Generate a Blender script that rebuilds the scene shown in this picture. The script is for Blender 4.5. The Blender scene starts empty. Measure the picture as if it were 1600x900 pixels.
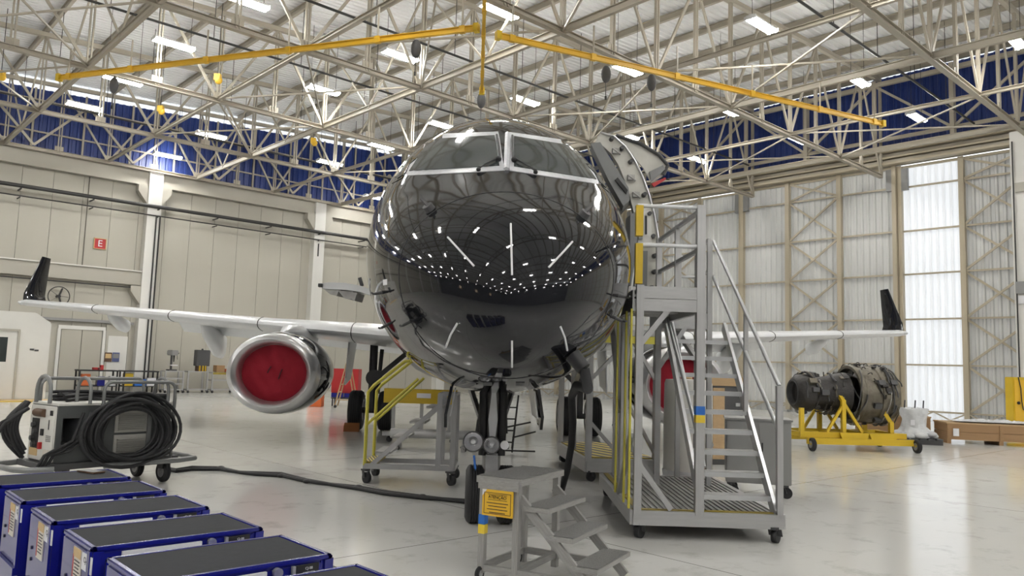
import bpy, bmesh, math, random
import numpy as np
from mathutils import Vector, Matrix
from mathutils.bvhtree import BVHTree
random.seed(7)
S = bpy.context.scene
C = S.collection
# ------------------------------------------------------------------ camera, world, exposure
# world X runs along the long side wall (away, to the right), world Y along the hangar doors (away, to the left)
A = math.radians(47.25)                 # angle between the view and world X
PHI = A - math.pi / 2                   # turns "right / ahead of the photographer" into world axes
CAM_H, F, PITCH, ROLL = 1.67, 1220.0, math.radians(5.76), math.radians(1.8)
cd = bpy.data.cameras.new('camera')
cam = bpy.data.objects.new('camera', cd)
C.objects.link(cam)
cd.sensor_width = 36.0
cd.lens = F / 1600 * 36
cd.clip_end = 300
CR = Matrix.Rotation(PHI, 4, 'Z') @ Matrix.Rotation(math.pi / 2 + PITCH, 4, 'X') @ Matrix.Rotation(ROLL, 4, 'Z')
cam.matrix_world = Matrix.Translation((0, 0, CAM_H)) @ CR
S.camera = cam
S.view_settings.view_transform = 'Standard'
S.view_settings.look = 'None'
S.view_settings.gamma = 1
S.view_settings.use_curve_mapping = False
S.view_settings.exposure = 0.86
S.cycles.use_denoising = True
S.cycles.max_bounces = 7
S.cycles.diffuse_bounces = 3
S.cycles.glossy_bounces = 4
S.cycles.caustics_reflective = False
S.cycles.caustics_refractive = False
w = bpy.data.worlds.new('world')
S.world = w
w.use_nodes = True
w.node_tree.nodes['Background'].inputs[0].default_value = (0.93, 0.96, 1.0, 1)      # bright overcast outside
w.node_tree.nodes['Background'].inputs[1].default_value = 1.1
LAMP = 78.0                              # radiance of the fluorescent tubes


def W(x, d, z=0.0):                      # right, ahead, up (metres from the photographer) -> world
    return Vector((math.sin(A) * x + math.cos(A) * d, -math.cos(A) * x + math.sin(A) * d, z))


def ray(px, py):
    return (CR.to_3x3() @ Vector(((px - 800) / F, -(py - 450) / F, -1.0)))


def at(px, py, d):                       # the point seen at a pixel, d metres ahead
    r = ray(px, py)
    fwd = Vector((math.cos(A), math.sin(A), 0))
    return Vector((0, 0, CAM_H)) + r * (d / r.dot(fwd))


def atz(px, py, z=0.0):                  # the point seen at a pixel, at height z
    r = ray(px, py)
    return Vector((0, 0, CAM_H)) + r * ((z - CAM_H) / r.z)


def local(p):                            # world -> right, ahead, up
    return Vector((math.sin(A) * p.x - math.cos(A) * p.y, math.cos(A) * p.x + math.sin(A) * p.y, p.z))


# ------------------------------------------------------------------ materials
M = {}


def mat(name, col, rough=0.5, metal=0.0, var=0.08, scale=3.0, bump=0.0, bscale=40.0, coat=0.0, spec=0.5,
        emit=0.0, ecol=None, trans=0.0, stretch=None, rvar=0.0):
    m = bpy.data.materials.new(name)
    m.use_nodes = True
    nt = m.node_tree
    b = nt.nodes['Principled BSDF']
    L = nt.links.new
    tc = nt.nodes.new('ShaderNodeTexCoord')
    src = tc.outputs['Object']
    if stretch:
        mp = nt.nodes.new('ShaderNodeMapping')
        mp.inputs['Scale'].default_value = stretch
        L(src, mp.inputs['Vector'])
        src = mp.outputs[0]
    nz = nt.nodes.new('ShaderNodeTexNoise')
    nz.inputs['Scale'].default_value = scale
    nz.inputs['Detail'].default_value = 5
    L(src, nz.inputs['Vector'])
    mx = nt.nodes.new('ShaderNodeMix')
    mx.data_type = 'RGBA'
    c = Vector(col)
    mx.inputs['A'].default_value = (*(c * (1 - var)), 1)
    mx.inputs['B'].default_value = (*[min(1.0, k * (1 + var)) for k in c], 1)
    L(nz.outputs['Fac'], mx.inputs['Factor'])
    L(mx.outputs['Result'], b.inputs['Base Color'])
    b.inputs['Roughness'].default_value = rough
    b.inputs['Metallic'].default_value = metal
    b.inputs['Specular IOR Level'].default_value = spec
    b.inputs['Coat Weight'].default_value = coat
    b.inputs['Coat Roughness'].default_value = 0.03
    if rvar:
        ma = nt.nodes.new('ShaderNodeMath')
        ma.operation = 'MULTIPLY_ADD'
        ma.inputs[1].default_value = rvar
        ma.inputs[2].default_value = rough - rvar / 2
        L(nz.outputs['Fac'], ma.inputs[0])
        L(ma.outputs[0], b.inputs['Roughness'])
    if emit:
        b.inputs['Emission Color'].default_value = (*(ecol or col), 1)
        b.inputs['Emission Strength'].default_value = emit
    if bump:
        n2 = nt.nodes.new('ShaderNodeTexNoise')
        n2.inputs['Scale'].default_value = bscale
        n2.inputs['Detail'].default_value = 4
        L(src, n2.inputs['Vector'])
        bp = nt.nodes.new('ShaderNodeBump')
        bp.inputs['Strength'].default_value = bump
        bp.inputs['Distance'].default_value = 0.02
        L(n2.outputs['Fac'], bp.inputs['Height'])
        L(bp.outputs[0], b.inputs['Normal'])
    if trans:
        tr = nt.nodes.new('ShaderNodeBsdfTranslucent')
        tr.inputs['Color'].default_value = (0.93, 0.95, 0.96, 1)
        ms = nt.nodes.new('ShaderNodeMixShader')
        ms.inputs[0].default_value = trans
        out = nt.nodes['Material Output']
        L(b.outputs[0], ms.inputs[1])
        L(tr.outputs[0], ms.inputs[2])
        L(ms.outputs[0], out.inputs['Surface'])
    M[name] = m
    return m


mat('black_gloss', (0.010, 0.0105, 0.013), 0.05, var=0.05, spec=0.45)
mat('white_paint', (0.66, 0.67, 0.68), 0.28, var=0.05, coat=0.2)
mat('grey_under', (0.42, 0.43, 0.44), 0.4, var=0.06)
mat('silver', (0.62, 0.62, 0.63), 0.32, 0.85, var=0.06, scale=6)
mat('chrome', (0.8, 0.8, 0.82), 0.22, 0.75, var=0.03)
mat('frame_silver', (0.6, 0.61, 0.64), 0.4, 0.25, var=0.25, scale=25)
mat('glass_dark', (0.045, 0.053, 0.053), 0.08, var=0.15, scale=2, spec=0.3)
mat('dark', (0.012, 0.012, 0.013), 0.5)
mat('rubber', (0.014, 0.014, 0.016), 0.62, var=0.2, scale=8, bump=0.1, bscale=60)
mat('red_fabric', (0.27, 0.012, 0.024), 0.75, var=0.2, scale=4, bump=0.6, bscale=5, spec=0.2)
mat('strap', (0.05, 0.008, 0.01), 0.8)
mat('red', (0.42, 0.018, 0.02), 0.45, var=0.12)
mat('aluminium', (0.43, 0.43, 0.43), 0.42, 0.45, var=0.14, scale=5, rvar=0.12)
mat('aluminium_worn', (0.34, 0.335, 0.32), 0.5, 0.35, var=0.3, scale=9, bump=0.15, bscale=60)
mat('tube_bright', (0.6, 0.61, 0.62), 0.3, 0.6, var=0.08)
mat('yellow', (0.62, 0.42, 0.018), 0.45, var=0.12)
mat('yellow_rail', (0.55, 0.49, 0.06), 0.5, var=0.15)
mat('crane_yellow', (0.72, 0.43, 0.03), 0.45, var=0.12, scale=1.5)
mat('sign_yellow', (0.78, 0.47, 0.03), 0.5, var=0.04)
mat('blue_tape', (0.02, 0.14, 0.5), 0.5)
mat('yellow_tape', (0.75, 0.55, 0.04), 0.5)
mat('blue_paint', (0.008, 0.011, 0.19), 0.25, var=0.08, coat=0.3)
mat('blue_side', (0.1, 0.12, 0.25), 0.3, var=0.1, scale=1.5)
mat('mat_grey', (0.042, 0.044, 0.048), 0.85, var=0.14, scale=14, bump=0.15, bscale=150, spec=0.12)
mat('label_white', (0.74, 0.74, 0.76), 0.5, var=0.03)
mat('label_tan', (0.6, 0.42, 0.2), 0.5, var=0.1)
mat('label_cream', (0.66, 0.62, 0.55), 0.5, var=0.25, scale=60)
mat('steel', (0.37, 0.335, 0.27), 0.5, var=0.14, scale=2.5)
mat('door_steel', (0.43, 0.375, 0.275), 0.5, var=0.14, scale=2.5)
mat('wall_panel', (0.42, 0.40, 0.34), 0.62, var=0.07, scale=0.5, bump=0.05, bscale=9)
mat('wall_beam', (0.41, 0.39, 0.335), 0.65, var=0.1, scale=1.0)
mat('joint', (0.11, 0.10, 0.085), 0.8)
mat('pipe_dark', (0.022, 0.021, 0.02), 0.5)
mat('deck', (0.74, 0.745, 0.74), 0.5, var=0.08, scale=0.6)
mat('blue_cladding', (0.015, 0.036, 0.175), 0.42, var=0.16, scale=0.8)
mat('sheet', (0.55, 0.55, 0.52), 0.45, var=0.06, scale=1.2, trans=0.04)
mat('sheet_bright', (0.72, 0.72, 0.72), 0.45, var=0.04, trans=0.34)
mat('clerestory', (0.72, 0.72, 0.72), 0.5, var=0.05, trans=0.6)
mat('back_wall', (0.10, 0.10, 0.105), 0.6, var=0.2, scale=0.4)
mat('tube_light', (1, 1, 1), 0.5, var=0, emit=LAMP, ecol=(1.0, 0.985, 0.95))
mat('lamp_body', (0.5, 0.5, 0.5), 0.5)
mat('window_lit', (0.6, 0.5, 0.38), 0.3, emit=1.3, ecol=(1.0, 0.74, 0.5))
mat('wood', (0.32, 0.19, 0.09), 0.65, var=0.25, scale=3, stretch=(1, 1, 9), bump=0.1, bscale=20)
mat('wood_light', (0.44, 0.30, 0.16), 0.65, var=0.22, scale=3, stretch=(1, 1, 9))
mat('plastic_wrap', (0.62, 0.63, 0.64), 0.22, var=0.2, scale=5, bump=0.8, bscale=9)
mat('grey_paint', (0.25, 0.25, 0.245), 0.45, var=0.06)
mat('dark_grey', (0.06, 0.06, 0.062), 0.5, var=0.15)
mat('unit_grey', (0.075, 0.08, 0.08), 0.42, var=0.1)
mat('tube_grey', (0.2, 0.205, 0.205), 0.4, 0.3, var=0.12)
mat('louvre', (0.42, 0.41, 0.38), 0.5, 0.2)
mat('engine_dark', (0.035, 0.032, 0.03), 0.45, 0.4, var=0.5, scale=9, bump=0.5, bscale=14)
mat('engine_metal', (0.15, 0.135, 0.105), 0.42, 0.7, var=0.5, scale=8, bump=0.4, bscale=16)
mat('orange', (0.65, 0.14, 0.03), 0.5)
mat('brown', (0.1, 0.055, 0.03), 0.6, var=0.2)
mat('lining', (0.56, 0.55, 0.50), 0.5, var=0.16, scale=6)
mat('lining_grey', (0.20, 0.205, 0.205), 0.5, var=0.1)
mat('wood_chock', (0.3, 0.11, 0.03), 0.7)
mat('diamond_plate', (0.30, 0.30, 0.29), 0.45, 0.4, var=0.35, scale=22, bump=0.8, bscale=45)
mat('white_wall', (0.68, 0.67, 0.63), 0.5, var=0.04)


def floor_mat():
    m = mat('floor_epoxy', (0.72, 0.715, 0.685), 0.12, var=0.09, scale=0.35, spec=0.55, rvar=0.08)
    nt = m.node_tree
    b = nt.nodes['Principled BSDF']
    base = b.inputs['Base Color'].links[0].from_socket
    tc = [n for n in nt.nodes if n.type == 'TEX_COORD'][0]
    L = nt.links.new
    # slab joints every 6 m, and scuffs
    br = nt.nodes.new('ShaderNodeTexBrick')
    br.offset = 0.0
    br.inputs['Color1'].default_value = br.inputs['Color2'].default_value = (1, 1, 1, 1)
    br.inputs['Mortar'].default_value = (0.35, 0.34, 0.32, 1)
    br.inputs['Scale'].default_value = 1.0
    br.inputs['Mortar Size'].default_value = 0.008
    br.inputs['Brick Width'].default_value = 6.0
    br.inputs['Row Height'].default_value = 6.0
    L(tc.outputs['Object'], br.inputs['Vector'])
    nz = nt.nodes.new('ShaderNodeTexNoise')
    nz.inputs['Scale'].default_value = 2.2
    nz.inputs['Detail'].default_value = 9
    nz.inputs['Roughness'].default_value = 0.7
    L(tc.outputs['Object'], nz.inputs['Vector'])
    rp = nt.nodes.new('ShaderNodeValToRGB')
    rp.color_ramp.elements[0].position = 0.27
    rp.color_ramp.elements[0].color = (0.72, 0.71, 0.69, 1)
    rp.color_ramp.elements[1].position = 0.46
    rp.color_ramp.elements[1].color = (1, 1, 1, 1)
    L(nz.outputs['Fac'], rp.inputs[0])
    m1 = nt.nodes.new('ShaderNodeMix')
    m1.data_type = 'RGBA'
    m1.blend_type = 'MULTIPLY'
    m1.inputs['Factor'].default_value = 1
    L(base, m1.inputs['A'])
    L(br.outputs['Color'], m1.inputs['B'])
    m2 = nt.nodes.new('ShaderNodeMix')
    m2.data_type = 'RGBA'
    m2.blend_type = 'MULTIPLY'
    m2.inputs['Factor'].default_value = 1
    L(m1.outputs['Result'], m2.inputs['A'])
    L(rp.outputs[0], m2.inputs['B'])
    L(m2.outputs['Result'], b.inputs['Base Color'])


floor_mat()


def hazard_mat():
    m = mat('hazard', (0.6, 0.5, 0.05), 0.5)
    nt = m.node_tree
    b = nt.nodes['Principled BSDF']
    tc = [n for n in nt.nodes if n.type == 'TEX_COORD'][0]
    wv = nt.nodes.new('ShaderNodeTexWave')
    wv.bands_direction = 'DIAGONAL'
    wv.inputs['Scale'].default_value = 2.6
    rp = nt.nodes.new('ShaderNodeValToRGB')
    rp.color_ramp.interpolation = 'CONSTANT'
    rp.color_ramp.elements[0].color = (0.02, 0.02, 0.02, 1)
    rp.color_ramp.elements[1].position = 0.5
    rp.color_ramp.elements[1].color = (0.6, 0.45, 0.05, 1)
    nt.links.new(tc.outputs['Object'], wv.inputs['Vector'])
    nt.links.new(wv.outputs['Fac'], rp.inputs[0])
    nt.links.new(rp.outputs[0], b.inputs['Base Color'])


hazard_mat()


# ------------------------------------------------------------------ object helpers
def link(name, mesh, parent=None, mtx=None):
    o = bpy.data.objects.new(name, mesh)
    C.objects.link(o)
    if parent is not None:
        o.parent = parent
    if mtx is not None:
        o.matrix_local = mtx
    return o


def tag(o, label=None, cat=None, group=None, kind=None):
    if label:
        o['label'] = label
    if cat:
        o['category'] = cat
    if group:
        o['group'] = group
    if kind:
        o['kind'] = kind
    return o


def thing(name, label, cat, loc=(0, 0, 0), rz=0.0, group=None):
    o = link(name, None)
    o.location = loc
    o.rotation_euler = (0, 0, rz)
    return tag(o, label, cat, group)


def place(name, label, cat, x, d, yaw=0.0, z=0.0, group=None):   # a thing whose own x / y axes are right / ahead, then yawed
    return thing(name, label, cat, W(x, d, z), PHI + yaw, group)


def struct(name, parent=None):
    o = link(name, None, parent)
    if parent is None:
        o['kind'] = 'structure'
    return o


_unit = {}


def unit(kind, m, n=12):
    k = (kind, m, n)
    if k not in _unit:
        bm = bmesh.new()
        if kind == 'box':
            bmesh.ops.create_cube(bm, size=1.0)
        elif kind == 'cyl':
            bmesh.ops.create_cone(bm, cap_ends=True, segments=n, radius1=1, radius2=1, depth=1)
        elif kind == 'ball':
            bmesh.ops.create_uvsphere(bm, u_segments=n, v_segments=max(6, n // 2), radius=1)
        elif kind == 'ell':      # an L profile along Z
            for (cx, cy, sx, sy) in ((0, -0.45, 1, 0.1), (-0.45, 0.05, 0.1, 0.9)):
                bmesh.ops.create_cube(bm, size=1.0, matrix=Matrix.Translation((cx, cy, 0)) @ Matrix.Diagonal((sx, sy, 1, 1)))
        elif kind == 'ibeam':
            for (cx, cy, sx, sy) in ((0, -0.45, 1, 0.1), (0, 0.45, 1, 0.1), (0, 0, 0.12, 0.8)):
                bmesh.ops.create_cube(bm, size=1.0, matrix=Matrix.Translation((cx, cy, 0)) @ Matrix.Diagonal((sx, sy, 1, 1)))
        me = bpy.data.meshes.new(kind + '_' + m)
        bm.to_mesh(me)
        bm.free()
        if kind in ('cyl', 'ball'):
            for p in me.polygons:
                p.use_smooth = kind == 'ball' or len(p.vertices) == 4
        me.materials.append(M[m])
        _unit[k] = me
    return _unit[k]


def frame(p, q, up=None):
    p, q = Vector(p), Vector(q)
    z = (q - p).normalized()
    u = Vector(up) if up else (Vector((0, 0, 1)) if abs(z.z) < 0.95 else Vector((0, 1, 0)))
    x = u.cross(z).normalized()
    y = z.cross(x)
    r = Matrix((x, y, z)).transposed().to_4x4()
    return Matrix.Translation((p + q) / 2) @ r, (q - p).length


def bar(parent, name, p, q, a, b=None, m='steel', kind='box', up=None):      # a: width, b: height of the section
    f, l = frame(p, q, up)
    return link(name, unit(kind, m), parent, f @ Matrix.Diagonal((a, b or a, l, 1)))


def rod(parent, name, p, q, r, m='steel', n=12):
    f, l = frame(p, q)
    return link(name, unit('cyl', m, n), parent, f @ Matrix.Diagonal((r, r, l, 1)))


def box(parent, name, c, s, m, rz=0.0):
    return link(name, unit('box', m), parent, Matrix.Translation(c) @ Matrix.Rotation(rz, 4, 'Z') @ Matrix.Diagonal((*s, 1)))


def ball(parent, name, c, r, m, n=12):
    r = (r, r, r) if not hasattr(r, '__len__') else r
    return link(name, unit('ball', m, n), parent, Matrix.Translation(c) @ Matrix.Diagonal((*r, 1)))


class MB:
    def __init__(s):
        s.bm = bmesh.new()

    def box(s, c, d, rz=0.0, rot=None):
        mt = Matrix.Translation(c) @ (rot if rot is not None else Matrix.Rotation(rz, 4, 'Z')) @ Matrix.Diagonal((*d, 1))
        bmesh.ops.create_cube(s.bm, size=1.0, matrix=mt)
        return s

    def bar(s, p, q, a, b=None):
        f, l = frame(p, q)
        bmesh.ops.create_cube(s.bm, size=1.0, matrix=f @ Matrix.Diagonal((a, b or a, l, 1)))
        return s

    def cyl(s, p, q, r, r2=None, n=16):
        f, l = frame(p, q)
        bmesh.ops.create_cone(s.bm, cap_ends=True, segments=n, radius1=r, radius2=r if r2 is None else r2, depth=l, matrix=f)
        return s

    def path(s, pts, r, n=8, closed=False):
        pts = [Vector(p) for p in pts]
        N = len(pts)
        rings = []
        ref = None
        for i, p in enumerate(pts):
            a = pts[i - 1] if (i or closed) else p
            b = pts[(i + 1) % N] if (i < N - 1 or closed) else p
            t = (b - a).normalized()
            if ref is None:
                ref = Vector((0, 0, 1)) if abs(t.z) < 0.9 else Vector((1, 0, 0))
            x = (ref - t * ref.dot(t)).normalized()
            ref = x
            y = t.cross(x)
            rings.append([s.bm.verts.new(p + r * (math.cos(k * 2 * math.pi / n) * x + math.sin(k * 2 * math.pi / n) * y)) for k in range(n)])
        for i in range(N if closed else N - 1):
            a, b = rings[i], rings[(i + 1) % N]
            for k in range(n):
                s.bm.faces.new((a[k], a[(k + 1) % n], b[(k + 1) % n], b[k]))
        if not closed:
            s.bm.faces.new(rings[0][::-1])
            s.bm.faces.new(rings[-1])
        return s

    def lathe(s, prof, n=32, mt=None, closed=False):       # profile of (radius, along), turned about local Z
        mt = mt or Matrix()
        rings = [[s.bm.verts.new(mt @ Vector((r * math.cos(2 * math.pi * k / n), r * math.sin(2 * math.pi * k / n), h))) for k in range(n)] for r, h in prof]
        R = list(zip(rings, rings[1:]))
        if closed:
            R.append((rings[-1], rings[0]))
        for a, b in R:
            for k in range(n):
                s.bm.faces.new((a[k], a[(k + 1) % n], b[(k + 1) % n], b[k]))
        return s

    def prism(s, poly, vec):                                # a polygon of 3-D points pushed along vec
        vec = Vector(vec)
        a = [s.bm.verts.new(Vector(p)) for p in poly]
        b = [s.bm.verts.new(Vector(p) + vec) for p in poly]
        s.bm.faces.new(a)
        s.bm.faces.new(b[::-1])
        n = len(a)
        for i in range(n):
            s.bm.faces.new((a[(i + 1) % n], a[i], b[i], b[(i + 1) % n]))
        return s

    def grid(s, rows):                                      # rows of points -> a sheet
        v = [[s.bm.verts.new(Vector(p)) for p in r] for r in rows]
        for a, b in zip(v, v[1:]):
            for k in range(len(a) - 1):
                s.bm.faces.new((a[k], a[k + 1], b[k + 1], b[k]))
        return s

    def build(s, name, m, parent=None, smooth=False, bevel=0.0, solid=0.0):
        bmesh.ops.remove_doubles(s.bm, verts=s.bm.verts, dist=1e-5)
        bmesh.ops.recalc_face_normals(s.bm, faces=s.bm.faces)
        if bevel:
            bmesh.ops.bevel(s.bm, geom=s.bm.edges[:], offset=bevel, segments=2, affect='EDGES', clamp_overlap=True)
        me = bpy.data.meshes.new(name)
        s.bm.to_mesh(me)
        s.bm.free()
        me.materials.append(M[m])
        if smooth:
            me.polygons.foreach_set('use_smooth', [True] * len(me.polygons))
            if smooth != 'all':
                me.set_sharp_from_angle(angle=math.radians(40))
        o = link(name, me, parent)
        if solid:
            md = o.modifiers.new('thickness', 'SOLIDIFY')
            md.thickness = solid
            md.offset = 0
        return o


def text(parent, name, body, size, mtx, m, ext=0.001, align='CENTER'):
    cu = bpy.data.curves.new(name, 'FONT')
    cu.body = body
    cu.size = size
    cu.extrude = ext
    cu.align_x = align
    cu.align_y = 'CENTER'
    o = bpy.data.objects.new(name, cu)
    C.objects.link(o)
    dg = bpy.context.evaluated_depsgraph_get()
    me = bpy.data.meshes.new_from_object(o.evaluated_get(dg))
    bpy.data.objects.remove(o)
    me.materials.clear()
    me.materials.append(M[m])
    return link(name, me, parent, mtx)


def arc(c, r, a0, a1, n, ax, ay):        # points on an arc in the plane of ax, ay
    return [Vector(c) + r * (math.cos(a0 + (a1 - a0) * i / n) * Vector(ax) + math.sin(a0 + (a1 - a0) * i / n) * Vector(ay)) for i in range(n + 1)]


def caster(root, x, y, top=0.16, r=0.06, yaw=0.0):
    k = ('caster', top, r)
    if k not in _unit:
        o = MB().box((0, 0, top - 0.012), (0.11, 0.09, 0.024)).bar((0, 0.045, top - 0.02), (0.03, 0.045, r), 0.05, 0.008).bar((0, -0.045, top - 0.02), (0.03, -0.045, r), 0.05, 0.008).build('caster', 'dark_grey')
        _unit[k] = o.data
        bpy.data.objects.remove(o)
    c = link('caster', _unit[k], root)
    c.location = (x, y, 0)
    c.rotation_euler = (0, 0, yaw)
    f, l = frame((0.03, -0.028, r), (0.03, 0.028, r))
    link('wheel', unit('cyl', 'rubber', 20), c, f @ Matrix.Diagonal((r, r, l, 1)))
    return c


# ------------------------------------------------------------------ the hangar
U0, U1, V0, V1 = -34.0, 34.5, -30.0, 38.5
CH = 10.33                               # height of the truss bottom chords


def zr(u):
    return 13.25 + 0.051 * max(u, 0.0)


def on_v(px, py, v):                     # the point seen at a pixel on a plane parallel to the long wall
    r = ray(px, py)
    return Vector((0, 0, CAM_H)) + r * (v / r.y)


def on_u(px, py, u):
    r = ray(px, py)
    return Vector((0, 0, CAM_H)) + r * (u / r.x)


fl = MB().box(((U0 + U1) / 2, (V0 + V1) / 2, -0.1), (U1 - U0 + 1, V1 - V0 + 1, 0.2)).build('floor', 'floor_epoxy')
fl['kind'] = 'structure'

# ceiling: ribbed deck, purlins
b = MB()
ys, k = [], 0
y = V0
while y < V1 + 0.2:
    ys += [(y, 0.0), (y + 0.10, 0.0), (y + 0.125, 0.045), (y + 0.225, 0.045)]
    y += 0.25
b.grid([[(u, yy, zr(u) + dz) for yy, dz in ys] for u in (U0, 0.0, U1)])
ce = b.build('ceiling', 'deck')
ce['kind'] = 'structure'
for i in range(-16, 18):
    u = 2.0 * i
    if U0 < u < U1:
        bar(ce, 'purlin', (u, V0, zr(u) - 0.13), (u, V1, zr(u) - 0.13), 0.11, 0.24, 'steel', 'ibeam')

# long wall of upright panels between columns
wl = struct('wall_left')
cols = [3.5 - 8.65 * 4 + 8.65 * i for i in range(8)]
for i in range(57):
    u = U0 + 0.6 + 1.2 * i
    box(wl, 'panel', (u, V1 + 0.06, 4.8), (1.185, 0.12, 9.6), 'wall_panel')
box(wl, 'backing', ((U0 + U1) / 2, V1 + 0.2, 5.1), (U1 - U0, 0.1, 10.2), 'wall_beam')
box(wl, 'crown_beam', ((U0 + U1) / 2, V1 - 0.08, 10.0), (U1 - U0, 0.36, 0.74), 'wall_beam')
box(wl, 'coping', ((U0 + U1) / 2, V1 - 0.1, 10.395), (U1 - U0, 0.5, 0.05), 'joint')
box(wl, 'crown_lip', ((U0 + U1) / 2, V1 - 0.11, 9.64), (U1 - U0, 0.42, 0.07), 'wall_beam')
for u in cols:
    if u < U0 + 1:
        continue
    box(wl, 'column', (u, V1 - 0.2, 5.15), (0.62, 0.5, 10.3), 'white_wall')
    for sg in (-1, 1):
        MB().prism([(u + sg * 0.31, V1 - 0.4, 9.6), (u + sg * 0.75, V1 - 0.4, 9.6), (u + sg * 0.75, V1 - 0.4, 9.3), (u + sg * 0.31, V1 - 0.4, 8.7)],
                   (0, 0.38, 0)).build('corbel', 'wall_beam', wl)
    if u < 13:
        MB().prism([(u - 0.31, V1 - 0.4, 4.85), (u - 0.75, V1 - 0.4, 4.85), (u - 0.75, V1 - 0.4, 4.6), (u - 0.31, V1 - 0.4, 4.0)], (0, 0.38, 0)).build('corbel', 'wall_beam', wl)
box(wl, 'ledge_beam', ((U0 + 12.1) / 2, V1 - 0.1, 5.2), (12.1 - U0, 0.4, 0.62), 'wall_beam')
box(wl, 'ledge_cap', ((U0 + 12.1) / 2, V1 - 0.14, 5.53), (12.1 - U0, 0.5, 0.05), 'white_wall')
# cladding above the long wall and above the doors
def cladding(name, along_u, c, lo, hi_fn, a0, a1, m, pitch=0.3, depth=0.05):
    b = MB()
    lower, upper = [], []
    t = a0
    while t < a1 - 1e-6:
        for dt, dd in ((0, 0), (0.5, 0), (0.6, depth), (0.9, depth)):
            q = min(t + dt * pitch, a1)
            if along_u:
                lower.append((q, c - dd, lo)); upper.append((q, c - dd, hi_fn(q)))
            else:
                lower.append((c - dd, q, lo)); upper.append((c - dd, q, hi_fn(q)))
        t += pitch
    return b.grid([lower, upper]).build(name, m)


o = cladding('wall_upper_left', True, V1 + 0.1, 10.37, lambda u: zr(u) - 0.5, U0, U1, 'blue_cladding')
o['kind'] = 'structure'
o = cladding('wall_upper_right', False, U1 + 0.1, 11.3, lambda v: zr(U1) - 0.12, V0, V1, 'blue_cladding')
o['kind'] = 'structure'
o = cladding('window_1', True, V1 + 0.1, 0, lambda u: 1, U0, U1, 'clerestory')
for v_ in o.data.vertices:
    v_.co.z = zr(v_.co.x) - (0.5 if v_.co.z < 0.5 else -0.02)
o['kind'] = 'structure'
o = cladding('window_2', False, U1 + 0.1, zr(U1) - 0.12, lambda v: zr(U1) + 0.02, V0, V1, 'clerestory')
o['kind'] = 'structure'
# the two walls behind the photographer, seen only as reflections
for nm, c, s in (('wall_back', ((U0 + U1) / 2, V0 - 0.1, 6.8), (U1 - U0, 0.2, 13.6)), ('wall_near', (U0 - 0.1, (V0 + V1) / 2, 6.8), (0.2, V1 - V0, 13.6))):
    o = MB().box(c, s).build(nm, 'back_wall')
    o['kind'] = 'structure'
for i, v in enumerate((15.0, 1.0, -13.0)):            # the three lit windows the nose mirrors, on the photographer's left
    o = MB().box((U0 + 0.04, v, 7.0), (0.08, 2.0, 2.2)).build('window_%d_offscreen' % (3 + i), 'window_lit')
    o['kind'] = 'structure'
    for dv in (-1.04, 0, 1.04):
        box(o, 'mullion', (U0 + 0.06, v + dv, 7.0), (0.12, 0.08, 2.3), 'dark_grey')

# pipes along the long wall
p = struct('trim_1')
rod(p, 'pipe', (U0, V1 - 0.55, 8.62), (U1, V1 - 0.55, 8.62), 0.085, 'pipe_dark')
rod(p, 'pipe', (U0, V1 - 0.5, 8.2), (U1, V1 - 0.5, 8.2), 0.03, 'pipe_dark')
for i in range(24):
    u = U0 + 1.5 + 2.8 * i
    bar(p, 'bracket', (u, V1 + 0.0, 8.5), (u, V1 - 0.65, 8.5), 0.05, 0.05, 'pipe_dark')
    bar(p, 'bracket', (u, V1 + 0.0, 8.14), (u, V1 - 0.55, 8.14), 0.04, 0.04, 'pipe_dark')
for u in (12.25, 12.42):
    rod(p, 'downpipe', (u, V1 - 0.5, 0), (u, V1 - 0.5, 8.2), 0.035, 'pipe_dark')
bar(p, 'bracket', (20.75, V1 - 0.45, 8.0), (20.75, V1 - 0.45, 7.3), 0.06, 0.06, 'pipe_dark')
rod(p, 'conduit', (U0, V1 - 0.36, 4.75), (12.2, V1 - 0.36, 4.75), 0.025, 'pipe_dark')
for u in (2.0, 5.4, 9.4):
    rod(p, 'conduit', (u, V1 - 0.05, 5.5), (u, V1 - 0.05, 9.6), 0.02, 'joint')

# doors at the foot of the long wall
def onwall(px, py, off=0.06):
    return on_v(px, py, V1 - off)


a_, b_ = onwall(88, 600), onwall(158, 540)
dr = struct('door_1')
dw = (b_.x - a_.x) / 2
for i in range(2):
    box(dr, 'leaf', (a_.x + dw * (i + 0.5), V1 - 0.05, 1.35), (dw - 0.03, 0.08, 2.7), 'wall_panel')
box(dr, 'frame', ((a_.x + b_.x) / 2, V1 - 0.06, 2.79), (b_.x - a_.x + 0.25, 0.14, 0.16), 'white_wall')
for u in (a_.x - 0.08, b_.x + 0.08):
    box(dr, 'frame', (u, V1 - 0.06, 1.38), (0.12, 0.14, 2.7), 'white_wall')
box(dr, 'door_track', ((a_.x + b_.x) / 2 - 0.6, V1 - 0.14, 3.12), (b_.x - a_.x + 1.6, 0.14, 0.12), 'grey_paint')
a_, b_ = onwall(163, 600), onwall(198, 545)
dr = struct('door_2')
box(dr, 'leaf', ((a_.x + b_.x) / 2, V1 - 0.06, 1.25), (b_.x - a_.x, 0.1, 2.5), 'white_wall')
box(dr, 'door_track', ((a_.x + b_.x) / 2, V1 - 0.12, 3.1), (b_.x - a_.x + 0.4, 0.12, 0.12), 'grey_paint')
for u in (a_.x - 0.06, b_.x + 0.06):
    box(dr, 'frame', (u, V1 - 0.06, 1.5), (0.1, 0.14, 3.0), 'wall_beam')

# ------------------------------------------------------------------ sliding doors on the right
wr = struct('wall_right')
BAY = 7.48 / 3
leaf0 = 13.07 - 7.48 * 6
sheets = {}


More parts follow.
